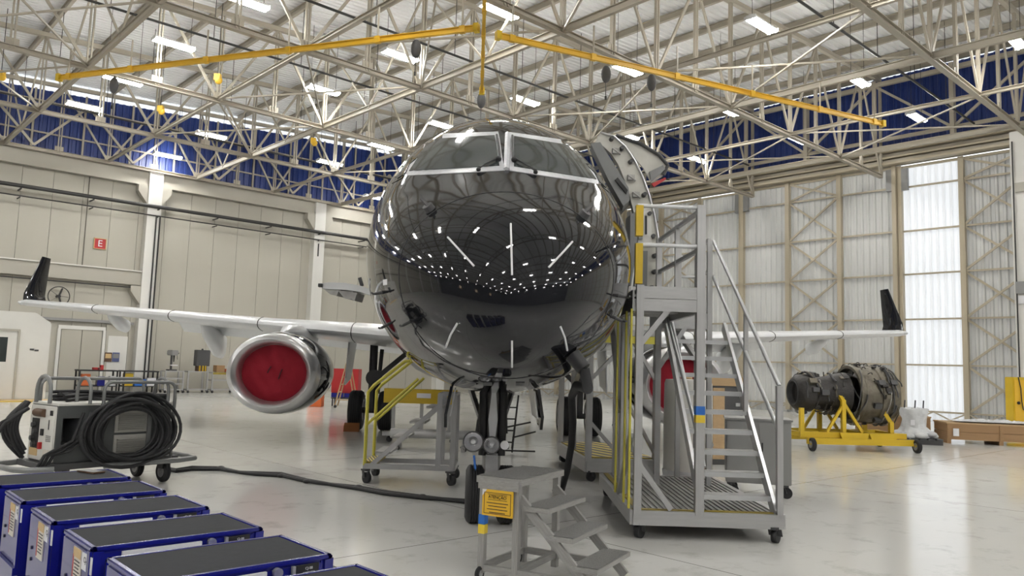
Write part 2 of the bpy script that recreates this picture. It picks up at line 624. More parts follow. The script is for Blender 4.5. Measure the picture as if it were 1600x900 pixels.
def sheet(m):
    if m not in sheets:
        b = MB()
        lo, hi = [], []
        n = 9
        for i in range(n):
            for dt, dd in ((0, 0.0), (0.42, 0.0), (0.56, -0.07), (0.86, -0.07)):
                t = (i + dt) / n * BAY
                lo.append((dd, t, 0.0)); hi.append((dd, t, 10.8))
        lo.append((0, BAY, 0.0)); hi.append((0, BAY, 10.8))
        o = b.grid([lo, hi]).build('s', m)
        sheets[m] = o.data
        bpy.data.objects.remove(o)
    return sheets[m]


girts = (0.38, 2.28, 4.18, 6.09, 7.95, 9.86, 10.75)
for L_ in range(10):
    v0 = leaf0 + 7.48 * L_
    if v0 > V1 - 0.5:
        continue
    off = 0.16 if L_ % 2 else 0.0                   # alternate leaves run on the outer track
    x = U1 + off
    for k in range(3):
        va = v0 + BAY * k
        if va > V1 or va + BAY < V0:
            continue
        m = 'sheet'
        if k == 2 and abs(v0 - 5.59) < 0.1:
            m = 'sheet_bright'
        link('sheet', sheet(m), wr, Matrix.Translation((x + 0.16, va, 0)))
        vb = va + BAY
        vis = va > 2
        if k in (0, 2) or True:
            for z in girts:
                bar(wr, 'girt', (x, va, z), (x, vb, z), 0.09, 0.07 if z < 10 else 0.1, 'door_steel')
        if k == 1 and vis:
            for z0, z1 in zip(girts[:-1], girts[1:]):
                bar(wr, 'brace', (x - 0.02, va, z0), (x - 0.02, vb, z1), 0.05, 0.09, 'door_steel')
                bar(wr, 'brace', (x - 0.05, vb, z0), (x - 0.05, va, z1), 0.05, 0.09, 'door_steel')
    for k in range(4):
        va = v0 + BAY * k
        if V0 <= va <= V1:
            wd = 0.16 if k in (0, 3) else 0.2
            box(wr, 'post', (x - 0.06, va + (0.09 if k == 0 else -0.09 if k == 3 else 0), 5.45), (0.22, wd, 10.7), 'door_steel')
    # box at the head of each leaf and the bottom truss
    if v0 > -2:
        for dv in (0.25, 7.2):
            box(wr, 'header_box', (x - 0.08, v0 + dv, 10.2), (0.16, 0.3, 0.95), 'grey_paint')
        for k in range(12):
            va = v0 + 7.48 * k / 12
            bar(wr, 'bottom_brace', (x - 0.12, va, 0.08 if k % 2 else 0.38), (x - 0.12, va + 7.48 / 12, 0.38 if k % 2 else 0.08), 0.05, 0.05, 'door_steel')
rl = struct('trim_2')
for i, (z, dx, h, m) in enumerate(((10.87, -0.35, 0.1, 'door_steel'), (11.0, -0.2, 0.1, 'steel'), (11.13, -0.3, 0.08, 'door_steel'), (11.27, -0.15, 0.1, 'steel'), (11.42, -0.45, 0.12, 'door_steel'))):
    bar(rl, 'rail_beam', (U1 + dx, V0, z), (U1 + dx, V1, z), 0.34, h, m)
box(rl, 'rail_web', (U1 - 0.05, (V0 + V1) / 2, 11.15), (0.06, V1 - V0, 0.7), 'wall_beam')
# concrete pier in front of the doors
pr = struct('wall_pier')
e = on_u(1583, 400, U1 - 0.9)
box(pr, 'shaft', (U1 - 0.55, e.y - 0.9, 5.6), (0.7, 1.8, 11.2), 'white_wall')
box(pr, 'collar', (U1 - 0.95, e.y - 0.5, 9.0), (0.12, 0.7, 0.35), 'wall_beam')
box(pr, 'junction_box', (U1 - 0.95, e.y - 0.25, 5.2), (0.14, 0.36, 0.45), 'grey_paint')
box(pr, 'notice', (U1 - 0.93, e.y - 0.3, 4.75), (0.04, 0.4, 0.3), 'label_white')
rod(pr, 'conduit', (U1 - 0.97, e.y - 0.1, 0.2), (U1 - 0.97, e.y - 0.1, 10.8), 0.025, 'pipe_dark')

# ------------------------------------------------------------------ roof trusses
VT = [38.05 - 6.13 * i for i in range(11)]


def truss(v, full):
    t = struct('roof_truss')
    us = [2.0 * i for i in range(-16, 18)] if full else [4.0 * i for i in range(-8, 9)]
    ua, ub = us[0], us[-1]
    bar(t, 'bottom_chord', (ua, v, CH), (ub, v, CH), 0.17, 0.15, 'steel', 'ibeam')
    for s0, s1 in ((ua, 0.0), (0.0, ub)):
        bar(t, 'top_chord', (s0, v, zr(s0) - 0.36), (s1, v, zr(s1) - 0.36), 0.16, 0.16, 'steel')
    st = us[1] - us[0]
    for i, u in enumerate(us):
        zt = zr(u) - 0.4
        if full:
            for s in (-0.05, 0.05):
                bar(t, 'upright', (u + s, v, CH), (u + s, v, zt), 0.045, 0.09, 'steel', up=(0, 1, 0))
            box(t, 'gusset', (u, v, CH + 0.14), (0.34, 0.03, 0.3), 'steel')
        else:
            bar(t, 'upright', (u, v, CH), (u, v, zt), 0.1, 0.1, 'steel')
        if i < len(us) - 1:
            z2 = zr(u + st) - 0.4
            if i % 2 == 0:
                bar(t, 'diagonal', (u, v, zt), (u + st, v, CH), 0.06, 0.085, 'steel')
            else:
                bar(t, 'diagonal', (u, v, CH), (u + st, v, z2), 0.06, 0.085, 'steel')


for v in VT:
    truss(v, v > -2)
# members across, between the trusses
for j in range(6):
    va, vb = VT[j + 1], VT[j]
    t = struct('roof_bracing')
    for i in range(-1, 9):
        u = 4.0 * i + 2.0
        vm = (va + vb) / 2
        if u > 33:
            continue
        if va > 1:
            bar(t, 'cross_strut', (u, va, CH + 0.05), (u, vb, CH + 0.05), 0.11, 0.2 if i % 2 else 0.12, 'steel', 'ibeam')
            if i % 2 and u < 20:
                bar(t, 'sway_brace', (u, vm, CH + 0.05), (u, va, zr(u) - 0.4), 0.055, 0.055, 'steel')
                bar(t, 'sway_brace', (u, vm, CH + 0.05), (u, vb, zr(u) - 0.4), 0.055, 0.055, 'steel')
        if u < 30 and j in (1, 2, 3, 4) and i % 2 == 0:
            bar(t, 'plan_brace', (u, va, CH), (u + 2, vm, CH), 0.045, 0.05, 'steel')
            bar(t, 'plan_brace', (u + 2, vm, CH), (u + 4, vb, CH), 0.045, 0.05, 'steel')
            bar(t, 'plan_brace', (u, vb, CH + 0.07), (u + 2, vm, CH + 0.07), 0.045, 0.05, 'steel')
            bar(t, 'plan_brace', (u + 2, vm, CH + 0.07), (u + 4, va, CH + 0.07), 0.045, 0.05, 'steel')
# truss above the doors
t = struct('roof_truss')
bar(t, 'bottom_chord', (U1 - 1.1, V0, 11.75), (U1 - 1.1, V1, 11.75), 0.14, 0.14, 'steel', 'ibeam')
bar(t, 'top_chord', (U1 - 1.1, V0, 14.2), (U1 - 1.1, V1, 14.2), 0.18, 0.18, 'steel')
for i in range(13):
    v = 38.05 - 3.065 * i
    bar(t, 'upright', (U1 - 1.1, v, 11.3), (U1 - 1.1, v, 14.4), 0.3 if i % 2 else 0.1, 0.16, 'steel', up=(0, 1, 0))
    bar(t, 'diagonal', (U1 - 1.1, v, 11.75 if i % 2 else 14.2), (U1 - 1.1, v - 3.065, 14.2 if i % 2 else 11.75), 0.09, 0.1, 'steel')
bar(t, 'girt', (U1 - 0.1, V0, 13.2), (U1 - 0.1, V1, 13.2), 0.06, 0.06, 'steel')
# lower struts reaching up from the wall top in front of the blue cladding
t = struct('roof_truss')
for i in range(33):
    u = -31 + 2.0 * i
    bar(t, 'upright', (u, V1 - 0.05, 10.4), (u, V1 - 0.05, zr(u) - 0.5), 0.08, 0.08, 'steel')
    bar(t, 'diagonal', (u, V1 - 0.6, 10.45 if i % 2 else 12.6), (u + 2, V1 - 0.6, 12.6 if i % 2 else 10.45), 0.08, 0.1, 'steel')
for z in (11.2, 12.6):
    bar(t, 'girt', (U0, V1 - 0.02, z), (U1, V1 - 0.02, z), 0.07, 0.07, 'steel')

# ------------------------------------------------------------------ lamps
def lamp_mesh():
    hz = MB().box((0, 0, 0.075), (1.26, 0.25, 0.05)).box((-0.62, 0, 0.03), (0.03, 0.36, 0.1)).box((0.62, 0, 0.03), (0.03, 0.36, 0.1)).prism([(-0.6, -0.07, 0.08), (-0.6, 0.07, 0.08), (-0.6, 0.05, 0.13), (-0.6, -0.05, 0.13)], (1.2, 0, 0)).build('housing', 'lamp_body')
    tb = MB()
    for y in (-0.09, 0.09):
        tb.cyl((-0.6, y, 0.0), (0.6, y, 0.0), 0.045, n=10)
    return hz, tb.build('tube', 'tube_light', smooth=True)


_h, _t = lamp_mesh()
LM = (_h.data, _t.data)
bpy.data.objects.remove(_h)
bpy.data.objects.remove(_t)


def lamp(p, label, group, rods=True):
    t = thing('ceiling_lamp' if rods else 'ceiling_lamp_offscreen', label, 'lamp', p, 0, group)
    link('housing', LM[0], t)
    link('tube_pair', LM[1], t)
    if rods:
        top = zr(p.x) - p.z - 0.25
        for x in (-0.5, 0.5):
            rod(t, 'hanger', (x, 0, 0.1), (x, 0, top), 0.008, 'pipe_dark', 6)
    return t


front = [(385, 4), (780, 18), (272, 70), (625, 88), (980, 110), (1190, 40), (1340, 127), (1587, 65), (505, 141), (820, 158),
         (1137, 174), (690, 196), (595, 229), (980, 213), (1247, 219), (1432, 184), (1090, 250)]
left = [(192, 126), (132, 167), (330, 212), (515, 255), (262, 244), (585, 309)]
lights = []
NL = len(front)
for px, py in front:
    lights.append(atz(px, py, 11.4))
for px, py in left:
    q = atz(px, py, 11.0)
    if q.y > V1 - 1.0:
        q = on_v(px, py, V1 - 2.4)
    lights.append(q)
for i, q in enumerate(lights):
    q.x = min(q.x, U1 - 1.6)
    lb = ('twin tube lamp hanging in front of the blue cladding over the panelled wall' if i >= NL else
          'twin tube lamp hanging near the blue cladding above the sliding doors' if q.x > 24 else 'twin tube lamp hanging among the trusses over the aircraft')
    lamp(q, lb, lb.split('hanging ')[1].join(('lamps ', '')))
for iu in range(-4, 5):
    for iv in range(-5, 7):
        p = Vector((iu * 7.6 + 1.5, iv * 6.13 + 1.2, 11.4))
        c = CR.to_3x3().transposed() @ (p - Vector((0, 0, CAM_H)))
        if c.z < -0.5:
            X, Y = 800 + F * c.x / -c.z, 450 - F * c.y / -c.z
            if -160 < X < 1760 and -60 < Y < 960:
                continue
        lamp(p, 'twin tube roof lamp that shows as a spot mirrored in the black nose', 'lamps over the near half of the hangar', False)
# dark conduits that carry the lamps
cn = struct('trim_3')
for v in (9.6, 19.3, 23.9, 29.6, 35.2):
    rod(cn, 'conduit', (-10, v, 11.62), (U1 - 1.5, v, 11.62), 0.04, 'pipe_dark', 8)
    for i in range(14):
        u = -6 + 3.0 * i
        if u < U1 - 1.6:
            rod(cn, 'hanger', (u, v, 11.62), (u, v, zr(u) - 0.02), 0.012, 'pipe_dark', 6)

# ------------------------------------------------------------------ fall-arrest rails over the aircraft
ZR = 9.5


def rail(pa, pb, label, cat='crane rail'):
    pa, pb = atz(*pa, ZR), atz(*pb, ZR)
    t = thing('overhead_rail', label, cat, (pa + pb) / 2)
    d = (pb - pa) / 2
    bar(t, 'beam', -d, d, 0.08, 0.14, 'crane_yellow', 'ibeam')
    for s in (-1, 1):
        f, l = frame(d * s * 1.0, d * s * 1.012)
        link('end_stop', unit('box', 'yellow'), t, f @ Matrix.Diagonal((0.15, 0.2, 0.12, 1)))
    for k in (-0.95, -0.6, -0.2, 0.2, 0.6, 0.95):
        c = d * k
        bar(t, 'hanger', c, c + Vector((0.0, 0.0, CH - ZR)), 0.035, 0.035, 'steel')
        box(t, 'splice_plate', c, (0.14, 0.1, 0.17), 'crane_yellow', math.atan2(d.y, d.x))
    return t


rail((742, 44), (94, 121), 'long yellow overhead rail above the wing beside the panelled wall')
rail((781, 56), (1378, 193), 'long yellow overhead rail above the wing towards the sliding doors')
rail((758, -30), (753, 142), 'yellow overhead rail running above the aircraft nose along its length')


def block(px, py, d, label, m='dark_grey'):
    p = at(px, py, d)
    t = thing('lanyard_block', label, 'lanyard block', p, PHI, 'retractable lanyard blocks hanging from the yellow rails')
    ball(t, 'housing', (0, 0, 0), (0.13, 0.07, 0.24), m, 16)
    rod(t, 'hanger', (0, 0, 0.2), (0, 0, ZR - p.z), 0.014, 'pipe_dark', 6)
    rod(t, 'cable', (0, 0, -0.2), (0, 0, -0.62), 0.012, 'pipe_dark', 6)
    box(t, 'hook', (0, 0, -0.64), (0.05, 0.03, 0.1), 'pipe_dark')


for px, py, d, lb in ((178, 133, 21.4, 'from the rail beside the panelled wall'), (650, 76, 18.6, 'from the rail beside the panelled wall'), (752, 157, 22.0, 'at the end of the rail above the nose'),
                      (947, 116, 19.8, 'from the rail towards the sliding doors'), (1018, 129, 20.4, 'from the rail towards the sliding doors')):
    block(px, py, d, 'grey lanyard block hanging ' + lb)
for px, py, z in ((2, 116, 10.8), (340, 121, 10.8), (251, 170, 10.8), (490, 220, 10.8)):
    p = atz(px, py, z)
    p.y = min(p.y, V1 - 0.9)
    t = thing('chain_hoist', 'small orange chain hoist hanging from a roof truss', 'hoist', p, PHI, 'orange chain hoists under the roof')
    box(t, 'body', (0, 0, 0), (0.2, 0.16, 0.22), 'crane_yellow')
    ball(t, 'drum', (0.04, 0, -0.1), (0.13, 0.09, 0.13), 'crane_yellow')
    rod(t, 'hanger', (0, 0, 0.1), (0, 0, zr(p.x) - z - 0.4), 0.012, 'pipe_dark', 6)


# ------------------------------------------------------------------ the aircraft
YAW = math.atan(0.0575)
NOSE_D = 5.7
ac = place('airliner', 'black twin-engine airliner with white wings parked nose-on, its doors open', 'airliner', 0.0, NOSE_D, YAW)
bpy.context.view_layer.update()
ACW = ac.matrix_world.copy()
ACI = ACW.inverted()
Q = [0, .2, .5, 1, 1.25, 1.5, 1.75, 2, 2.3, 2.7, 4.6, 5.0, 5.3, 5.5, 5.63]
TW = [0, .225, .54, 1.0, 1.20, 1.355, 1.465, 1.515, 1.53, 1.53, 1.53, 1.3, .9, .5, .2]
TT = [2.16, 2.42, 2.77, 3.26, 3.58, 4.05, 4.49, 4.79, 4.93, 4.97, 4.97, 4.8, 4.7, 4.6, 4.45]
TB = [2.16, 1.94, 1.73, 1.53, 1.45, 1.40, 1.375, 1.36, 1.35, 1.35, 1.35, 1.9, 2.75, 3.5, 4.1]
TM = [2.16, 2.2, 2.3, 2.5, 2.62, 2.75, 2.88, 2.97, 3.03, 3.05, 3.05, 3.3, 3.7, 4.0, 4.3]


def pchip(xs, ys):
    xs, ys = np.array(xs, float), np.array(ys, float)
    h = np.diff(xs)
    d = np.diff(ys) / h
    m = np.zeros_like(ys)
    m[0], m[-1] = d[0], d[-1]
    for i in range(1, len(xs) - 1):
        if d[i - 1] * d[i] > 0:
            w1, w2 = 2 * h[i] + h[i - 1], h[i] + 2 * h[i - 1]
            m[i] = (w1 + w2) / (w1 / d[i - 1] + w2 / d[i])

    def f(x):
        i = min(max(int(np.searchsorted(xs, x) - 1), 0), len(xs) - 2)
        t = (x - xs[i]) / h[i]
        return ((1 + 2 * t) * (1 - t) ** 2 * ys[i] + t * (1 - t) ** 2 * h[i] * m[i] + t * t * (3 - 2 * t) * ys[i + 1] + t * t * (t - 1) * h[i] * m[i + 1])
    return f


fw, ft, fb, fm = pchip(Q, TW), pchip(Q, TT), pchip(Q, TB), pchip(Q, TM)


def skin(s, th, off=0.0):                # a point on the hull: distance aft of the nose, angle round the section
    q = math.sqrt(max(s, 0))
    w_, t_, b_, m_ = fw(q) + off, ft(q) + off, fb(q) - off, fm(q)
    c, sn = math.cos(th), math.sin(th)
    return Vector((w_ * c, s, m_ + ((t_ - m_) if sn > 0 else (m_ - b_)) * sn))


b = MB()
qs = list(np.linspace(0.03, 2.7, 84)) + list(np.linspace(2.9, 4.6, 14)) + list(np.linspace(4.7, 5.63, 14))
rows = [[skin(q * q, 2 * math.pi * k / 112) for k in range(112)] for q in qs]
vv = [[b.bm.verts.new(p) for p in r] for r in rows]
DQ = [i for i, q in enumerate(qs) if 2.25 < q < 2.45]      # rows and columns left open for the passenger doorway
DK = range(-6, 16)
for ri, (r0, r1) in enumerate(zip(vv, vv[1:])):
    for k in range(112):
        if DQ[0] <= ri < DQ[-1] and (k if k < 56 else k - 112) in DK:
            continue
        b.bm.faces.new((r0[k], r0[(k + 1) % 112], r1[(k + 1) % 112], r1[k]))
tipv = b.bm.verts.new((0, 0, 2.16))
for k in range(112):
    b.bm.faces.new((vv[0][(k + 1) % 112], vv[0][k], tipv))
b.bm.faces.new(vv[-1])
hull = b.build('fuselage', 'black_gloss', ac, smooth='all')
BV = BVHTree.FromPolygons([v.co[:] for v in hull.data.vertices], [p.vertices[:] for p in hull.data.polygons])
CAML = ACI @ Vector((0, 0, CAM_H))


def cast(px, py, off=0.0):               # where the hull is seen at a pixel, in the aircraft's own axes
    d = (ACI.to_3x3() @ ray(px, py)).normalized()
    h = BV.ray_cast(CAML, d)
    if h[0] is None:
        h = BV.find_nearest(CAML + d * 8.5)
    n = h[1] if h[1].dot(d) < 0 else -h[1]
    return h[0] + n * off, n


def lerp(a, b, t):
    return a + (b - a) * t


def patch(name, corners, m, off, nu=12, nv=8, mirror=False, parent=None, thick=0.012):
    c = [Vector((*p, 0)) for p in corners]
    top, bot = [], []
    for j in range(nv + 1):
        r0, r1 = [], []
        for i in range(nu + 1):
            p = lerp(lerp(c[0], c[1], i / nu), lerp(c[3], c[2], i / nu), j / nv)
            a, n = cast(p.x, p.y, off)
            d = a - n * thick
            if mirror:
                a, d = Vector((-a.x, a.y, a.z)), Vector((-d.x, d.y, d.z))
            r0.append(a)
            r1.append(d)
        top.append(r0)
        bot.append(r1)
    b = MB()
    b.grid(top)
    b.grid(bot)
    for e0, e1 in ((top[0], bot[0]), (top[-1], bot[-1]), ([r[0] for r in top], [r[0] for r in bot]), ([r[-1] for r in top], [r[-1] for r in bot])):
        b.grid([e0, e1])
    return b.build(name, m, parent or ac, smooth=True)


def strip(name, pts, wpx, m, off=0.004, mirror=False, parent=None, n=14, r=None):      # a slim raised bead that follows the hull
    P = []
    for i in range(n + 1):
        t = i / n * (len(pts) - 1)
        k = min(int(t), len(pts) - 2)
        p = lerp(Vector((*pts[k], 0)), Vector((*pts[k + 1], 0)), t - k)
        a, nn = cast(p.x, p.y, off)
        P.append(Vector((-a.x, a.y, a.z)) if mirror else a)
    return MB().path(P, r or wpx, 6).build(name, m, parent or ac, smooth=True)


for mir in (False, True):
    fr = patch('windshield_frame', [(796, 207), (902, 222), (942, 289), (796, 267)], 'frame_silver', 0.006, mirror=mir)
    patch('windshield_pane', [(803, 214), (895, 229), (931, 281), (803, 261)], 'glass_dark', 0.012, mirror=mir, parent=fr)
    fr = patch('side_window_frame', [(903, 224), (921, 240), (953, 302), (941, 292)], 'black_gloss', 0.005, mirror=mir, nu=5)
    patch('side_window_pane', [(906, 230), (918, 241), (946, 294), (936, 285)], 'glass_dark', 0.011, mirror=mir, parent=fr, nu=5)
    # wiper: arm and blade
    wp = strip('wiper_arm', [(804, 253), (820, 262), (834, 271)], 0.011, 'dark', 0.035, mirror=mir)
    strip('blade', [(800, 216), (800, 234), (801, 252)], 0.012, 'dark', 0.03, mirror=mir, parent=wp)
    p, n = cast(803, 254, 0.03)
    ball(wp, 'pivot', (-p.x if mir else p.x, p.y, p.z), 0.03, 'dark')
    p, n = cast(836, 272, 0.02)
    ball(wp, 'wiper_tip', (-p.x if mir else p.x, p.y, p.z), 0.022, 'dark')
strip('centre_post', [(793, 210), (792, 238), (791, 266)], 0.03, 'frame_silver', 0.004)
# lightning diverter strips of the radome
for pts in ([(798, 350), (799, 390), (800, 430)], [(700, 371), (721, 394), (741, 416)], [(894, 378), (876, 398), (857, 418)],
            [(800, 532), (800, 573)], [(715, 505), (705, 522), (697, 542)], [(875, 510), (882, 527), (886, 547)]):
    strip('diverter_strip', pts, 0.0085, 'label_white', 0.003)
# radome joint
rj = [skin(0.78, 2 * math.pi * k / 72, 0.0005) for k in range(72)]
MB().path(rj, 0.004, 6, closed=True).build('radome_joint', 'dark', ac)
for s_ in (3.35, 5.3, 7.5):
    MB().path([skin(s_, 2 * math.pi * k / 72, 0.0) for k in range(72)], 0.0035, 6, closed=True).build('skin_joint', 'dark', ac)
# probes and vanes
for px, py, sx in ((672, 328, -1), (911, 338, 1)):
    p, n = cast(px, py, 0.0)
    v_ = MB().cyl(p, p + n * 0.05, 0.05, 0.045).prism([p + n * 0.05 + Vector((0, 0, -0.015)), p + n * 0.16 + Vector((0, 0.05, -0.03)), p + n * 0.16 + Vector((0, 0.1, 0.02)), p + n * 0.05 + Vector((0, 0.09, 0.03))], (0, 0, 0.012))
    v_.build('angle_vane', 'dark_grey', ac)
for px, py in ((597, 457), (606, 507), (966, 462), (962, 497), (640, 503), (951, 385)):
    p, n = cast(px, py, 0.0)
    v_ = MB().cyl(p, p + n * 0.07, 0.016, 0.012, 10).path([p + n * 0.065, p + n * 0.08 + Vector((0, -0.03, 0)), p + n * 0.08 + Vector((0, -0.11, 0))], 0.009, 8)
    v_.build('pitot_probe', 'dark_grey', ac, smooth=True)
patch('placard', [(599, 437), (605, 436), (605, 445), (599, 446)], 'label_white', 0.004, 3, 3)
for x0 in (755, 806):
    patch('vent', [(x0, 597), (x0 + 14, 597), (x0 + 14, 602), (x0, 602)], 'dark_grey', 0.004, 4, 2)  # pair of small dark plates under the nose


# ---- wings
def airfoil(c, t, n=14):                 # closed outline: along the chord, up
    out = []
    for i in range(2 * n):
        a = math.pi * i / n
        x = 0.5 * (1 + math.cos(a))
        y = 5 * t * (0.2969 * math.sqrt(x) - 0.126 * x - 0.3516 * x * x + 0.2843 * x ** 3 - 0.1036 * x ** 4)
        out.append((x * c, (y if i < n else -0.75 * y) * c))
    return out


def loft(sections, name, m, parent):
    b = MB()
    R = [[b.bm.verts.new(p) for p in s] for s in sections]
    n = len(R[0])
    for r0, r1 in zip(R, R[1:]):
        for k in range(n):
            b.bm.faces.new((r0[k], r0[(k + 1) % n], r1[(k + 1) % n], r1[k]))
    b.bm.faces.new(R[0])
    b.bm.faces.new(R[-1])
    return b.build(name, m, parent, smooth=True)


def wing_at(y):                          # leading edge aft, height, chord, thickness at a span station
    t = (y - 1.2) / 11.8
    le = 11.15 + 6.15 * t
    ch = lerp(5.2, 2.9, min(1, t / 0.32)) if t < 0.32 else lerp(2.9, 1.35, (t - 0.32) / 0.68)
    return le, 2.2 + 0.86 * t, ch, lerp(0.13, 0.165, t)


for sg in (-1, 1):
    def sec(y, f0=0.0, f1=1.0, grow=0.0):
        le, z, ch, th = wing_at(y)
        return [Vector((sg * y, le + x, z + zz)) for x, zz in airfoil(ch, th)]
    wg = loft([sec(y) for y in (0.6, 1.5, 3, 4.2, 5, 7, 9, 11, 12.4, 13.0)], 'wing', 'white_paint', ac)
    # slat joints
    for y in (2.9, 5.3, 7.9, 10.4):
        le, z, ch, th = wing_at(y)
        pts = [Vector((sg * y, le + x, z + zz)) for x, zz in airfoil(ch, th) if x < 0.2 * ch]
        pts.sort(key=lambda p: p.z)
        MB().path(pts, 0.012, 6).build('slat_joint', 'dark', wg)
    # flap fairings below
    for y, L_, dz in ((7.3, 2.3, 0.75), (10.3, 1.5, 0.4)):
        le, z, ch, th = wing_at(y)
        s0 = []
        for t, wd, dp in ((0, 0.04, 0.05), (0.25, 0.15, 0.5 * dz), (0.6, 0.17, 0.85 * dz), (0.85, 0.12, 0.8 * dz), (1.0, 0.02, 0.3 * dz)):
            yc = le + ch * 0.42 + L_ * t
            zc = z - 0.03 - dz * t * 0.5
            s0.append([Vector((sg * y + wd * math.cos(a), yc, zc - dp * 0.5 + dp * 0.6 * math.sin(a))) for a in [2 * math.pi * k / 12 for k in range(12)]])
        loft(s0, 'flap_fairing', 'white_paint', wg)
    # flap hanging behind
    le, z, ch, th = wing_at(2.5)
    loft([[Vector((sg * y, wing_at(y)[0] + wing_at(y)[2] * k, wing_at(y)[1] - dz)) for k, dz in ((0.8, 0.04), (0.84, 0.0), (1.08, 0.3), (1.07, 0.34))] for y in (1.8, 4.4, 8.4)], 'flap', 'white_paint', wg)
    # winglet
    le, z, ch, th = wing_at(13.0)
    rows = []
    for t in (0, 0.08, 0.2, 0.6, 1.0):
        c_ = lerp(1.3, 0.5, t)
        le_ = le + 0.12 + 1.25 * t
        zz = z + 1.5 * t
        xo = 13.0 + 0.12 * min(1, t * 6) + 0.14 * t
        rows.append([Vector((sg * (xo + yy * 1.0), le_ + x, zz)) for x, yy in airfoil(c_, 0.09)])
    loft(rows, 'winglet', 'black_gloss', ac)
    nb = ball(wg, 'tip_light', (sg * 13.02, le + 0.15, z), (0.08, 0.25, 0.07), 'white_paint')
    # engine: lathe about the engine's own axis
    EX, EY, EZ = sg * 4.1, 9.9, 1.40
    mt = Matrix.Translation((EX, EY, EZ)) @ Matrix.Diagonal((1.15, 1, 1, 1)) @ Matrix.Rotation(-math.pi / 2, 4, 'X')
    cw = MB().lathe([(0.80, 0.30), (0.835, 0.6), (0.84, 1.2), (0.78, 2.0), (0.66, 2.75), (0.64, 2.75), (0.74, 2.0), (0.60, 1.6), (0.6, 0.7)], 56, mt).build('engine_cowl', 'black_gloss', ac, smooth=True)
    MB().lathe([(0.57, 0.6), (0.56, 0.42), (0.57, 0.2), (0.61, 0.05), (0.67, 0.0), (0.735, 0.05), (0.782, 0.17), (0.802, 0.36), (0.79, 0.38), (0.6, 0.6)], 64, mt).build('intake_lip', 'silver', cw, smooth=True)
    # padded cover in the intake, with creases
    b = MB()
    rr = []
    rnd = random.Random(3)
    ph = [rnd.uniform(0, 6.28) for _ in range(6)]
    for i in range(17):
        r = 0.562 * i / 16
        row = []
        for k in range(48):
            a = 2 * math.pi * k / 48
            x, z_ = r * math.cos(a), r * math.sin(a)
            d = 0.34 - 0.06 * (1 - (r / 0.562) ** 2) + 0.014 * math.sin(7 * x + 4 * z_ + ph[0]) + 0.01 * math.sin(13 * z_ - 6 * x + ph[1]) + 0.006 * math.sin(25 * x + 14 * z_ + ph[2])
            row.append(Vector((EX + 1.15 * x, EY + d, EZ + z_)))
        rr.append(row + [row[0]])
    b.grid(rr)
    cv = b.build('intake_cover', 'red_fabric', cw, smooth='all')
    for dx, z0, z1 in ((-0.09, 0.0, 0.13), (0.13, -0.12, 0.08)):
        MB().path([(EX + dx - 0.03, EY + 0.26, EZ + z0), (EX + dx, EY + 0.235, EZ + (z0 + z1) / 2), (EX + dx + 0.03, EY + 0.26, EZ + z1)], 0.012, 6).build('handle_strap', 'strap', cw)
    MB().lathe([(0.44, 2.4), (0.5, 2.6), (0.42, 3.1), (0.3, 3.5), (0.28, 3.5), (0.3, 2.4)], 32, mt).build('exhaust_nozzle', 'engine_metal', cw, smooth=True)
    le, z, ch, th = wing_at(4.1)
    loft([[Vector((EX + wd * math.cos(a) * 1.0, yy, zz + hh * math.sin(a))) for a in [2 * math.pi * k / 16 for k in range(16)]]
          for yy, zz, wd, hh in ((EY + 0.75, EZ + 0.80, 0.05, 0.04), (EY + 1.3, EZ + 0.86, 0.16, 0.15), (EY + 2.2, EZ + 0.85, 0.2, 0.22), (EY + 3.4, EZ + 0.75, 0.17, 0.22), (EY + 4.6, EZ + 0.8, 0.04, 0.1))], 'pylon', 'white_paint', ac)

# belly fairing and tail
loft([[Vector((w_ * math.cos(a), yy, zc + h_ * math.sin(a))) for a in [2 * math.pi * k / 24 for k in range(24)]]
      for yy, w_, h_, zc in ((9.6, 0.6, 0.2, 1.6), (10.6, 1.45, 0.5, 1.8), (13, 1.7, 0.62, 1.85), (16.5, 1.6, 0.55, 1.85), (18.5, 0.6, 0.2, 1.75))], 'belly_fairing', 'grey_under', ac)
rows = []
for t in (0, 0.5, 1):
    rows.append([Vector((yy, 24.8 + 4.2 * t + x, 4.6 + 5.1 * t)) for x, yy in airfoil(lerp(4.6, 2.0, t), 0.09)])
loft(rows, 'tail_fin', 'black_gloss', ac)
for sg in (-1, 1):
    rows = []
    for t in (0, 1):
        rows.append([Vector((sg * (0.3 + 4.7 * t), 27.0 + 2.6 * t + x, 4.35 + 0.5 * t + yy)) for x, yy in airfoil(lerp(2.6, 1.2, t), 0.09)])
    loft(rows, 'tailplane', 'white_paint', ac)


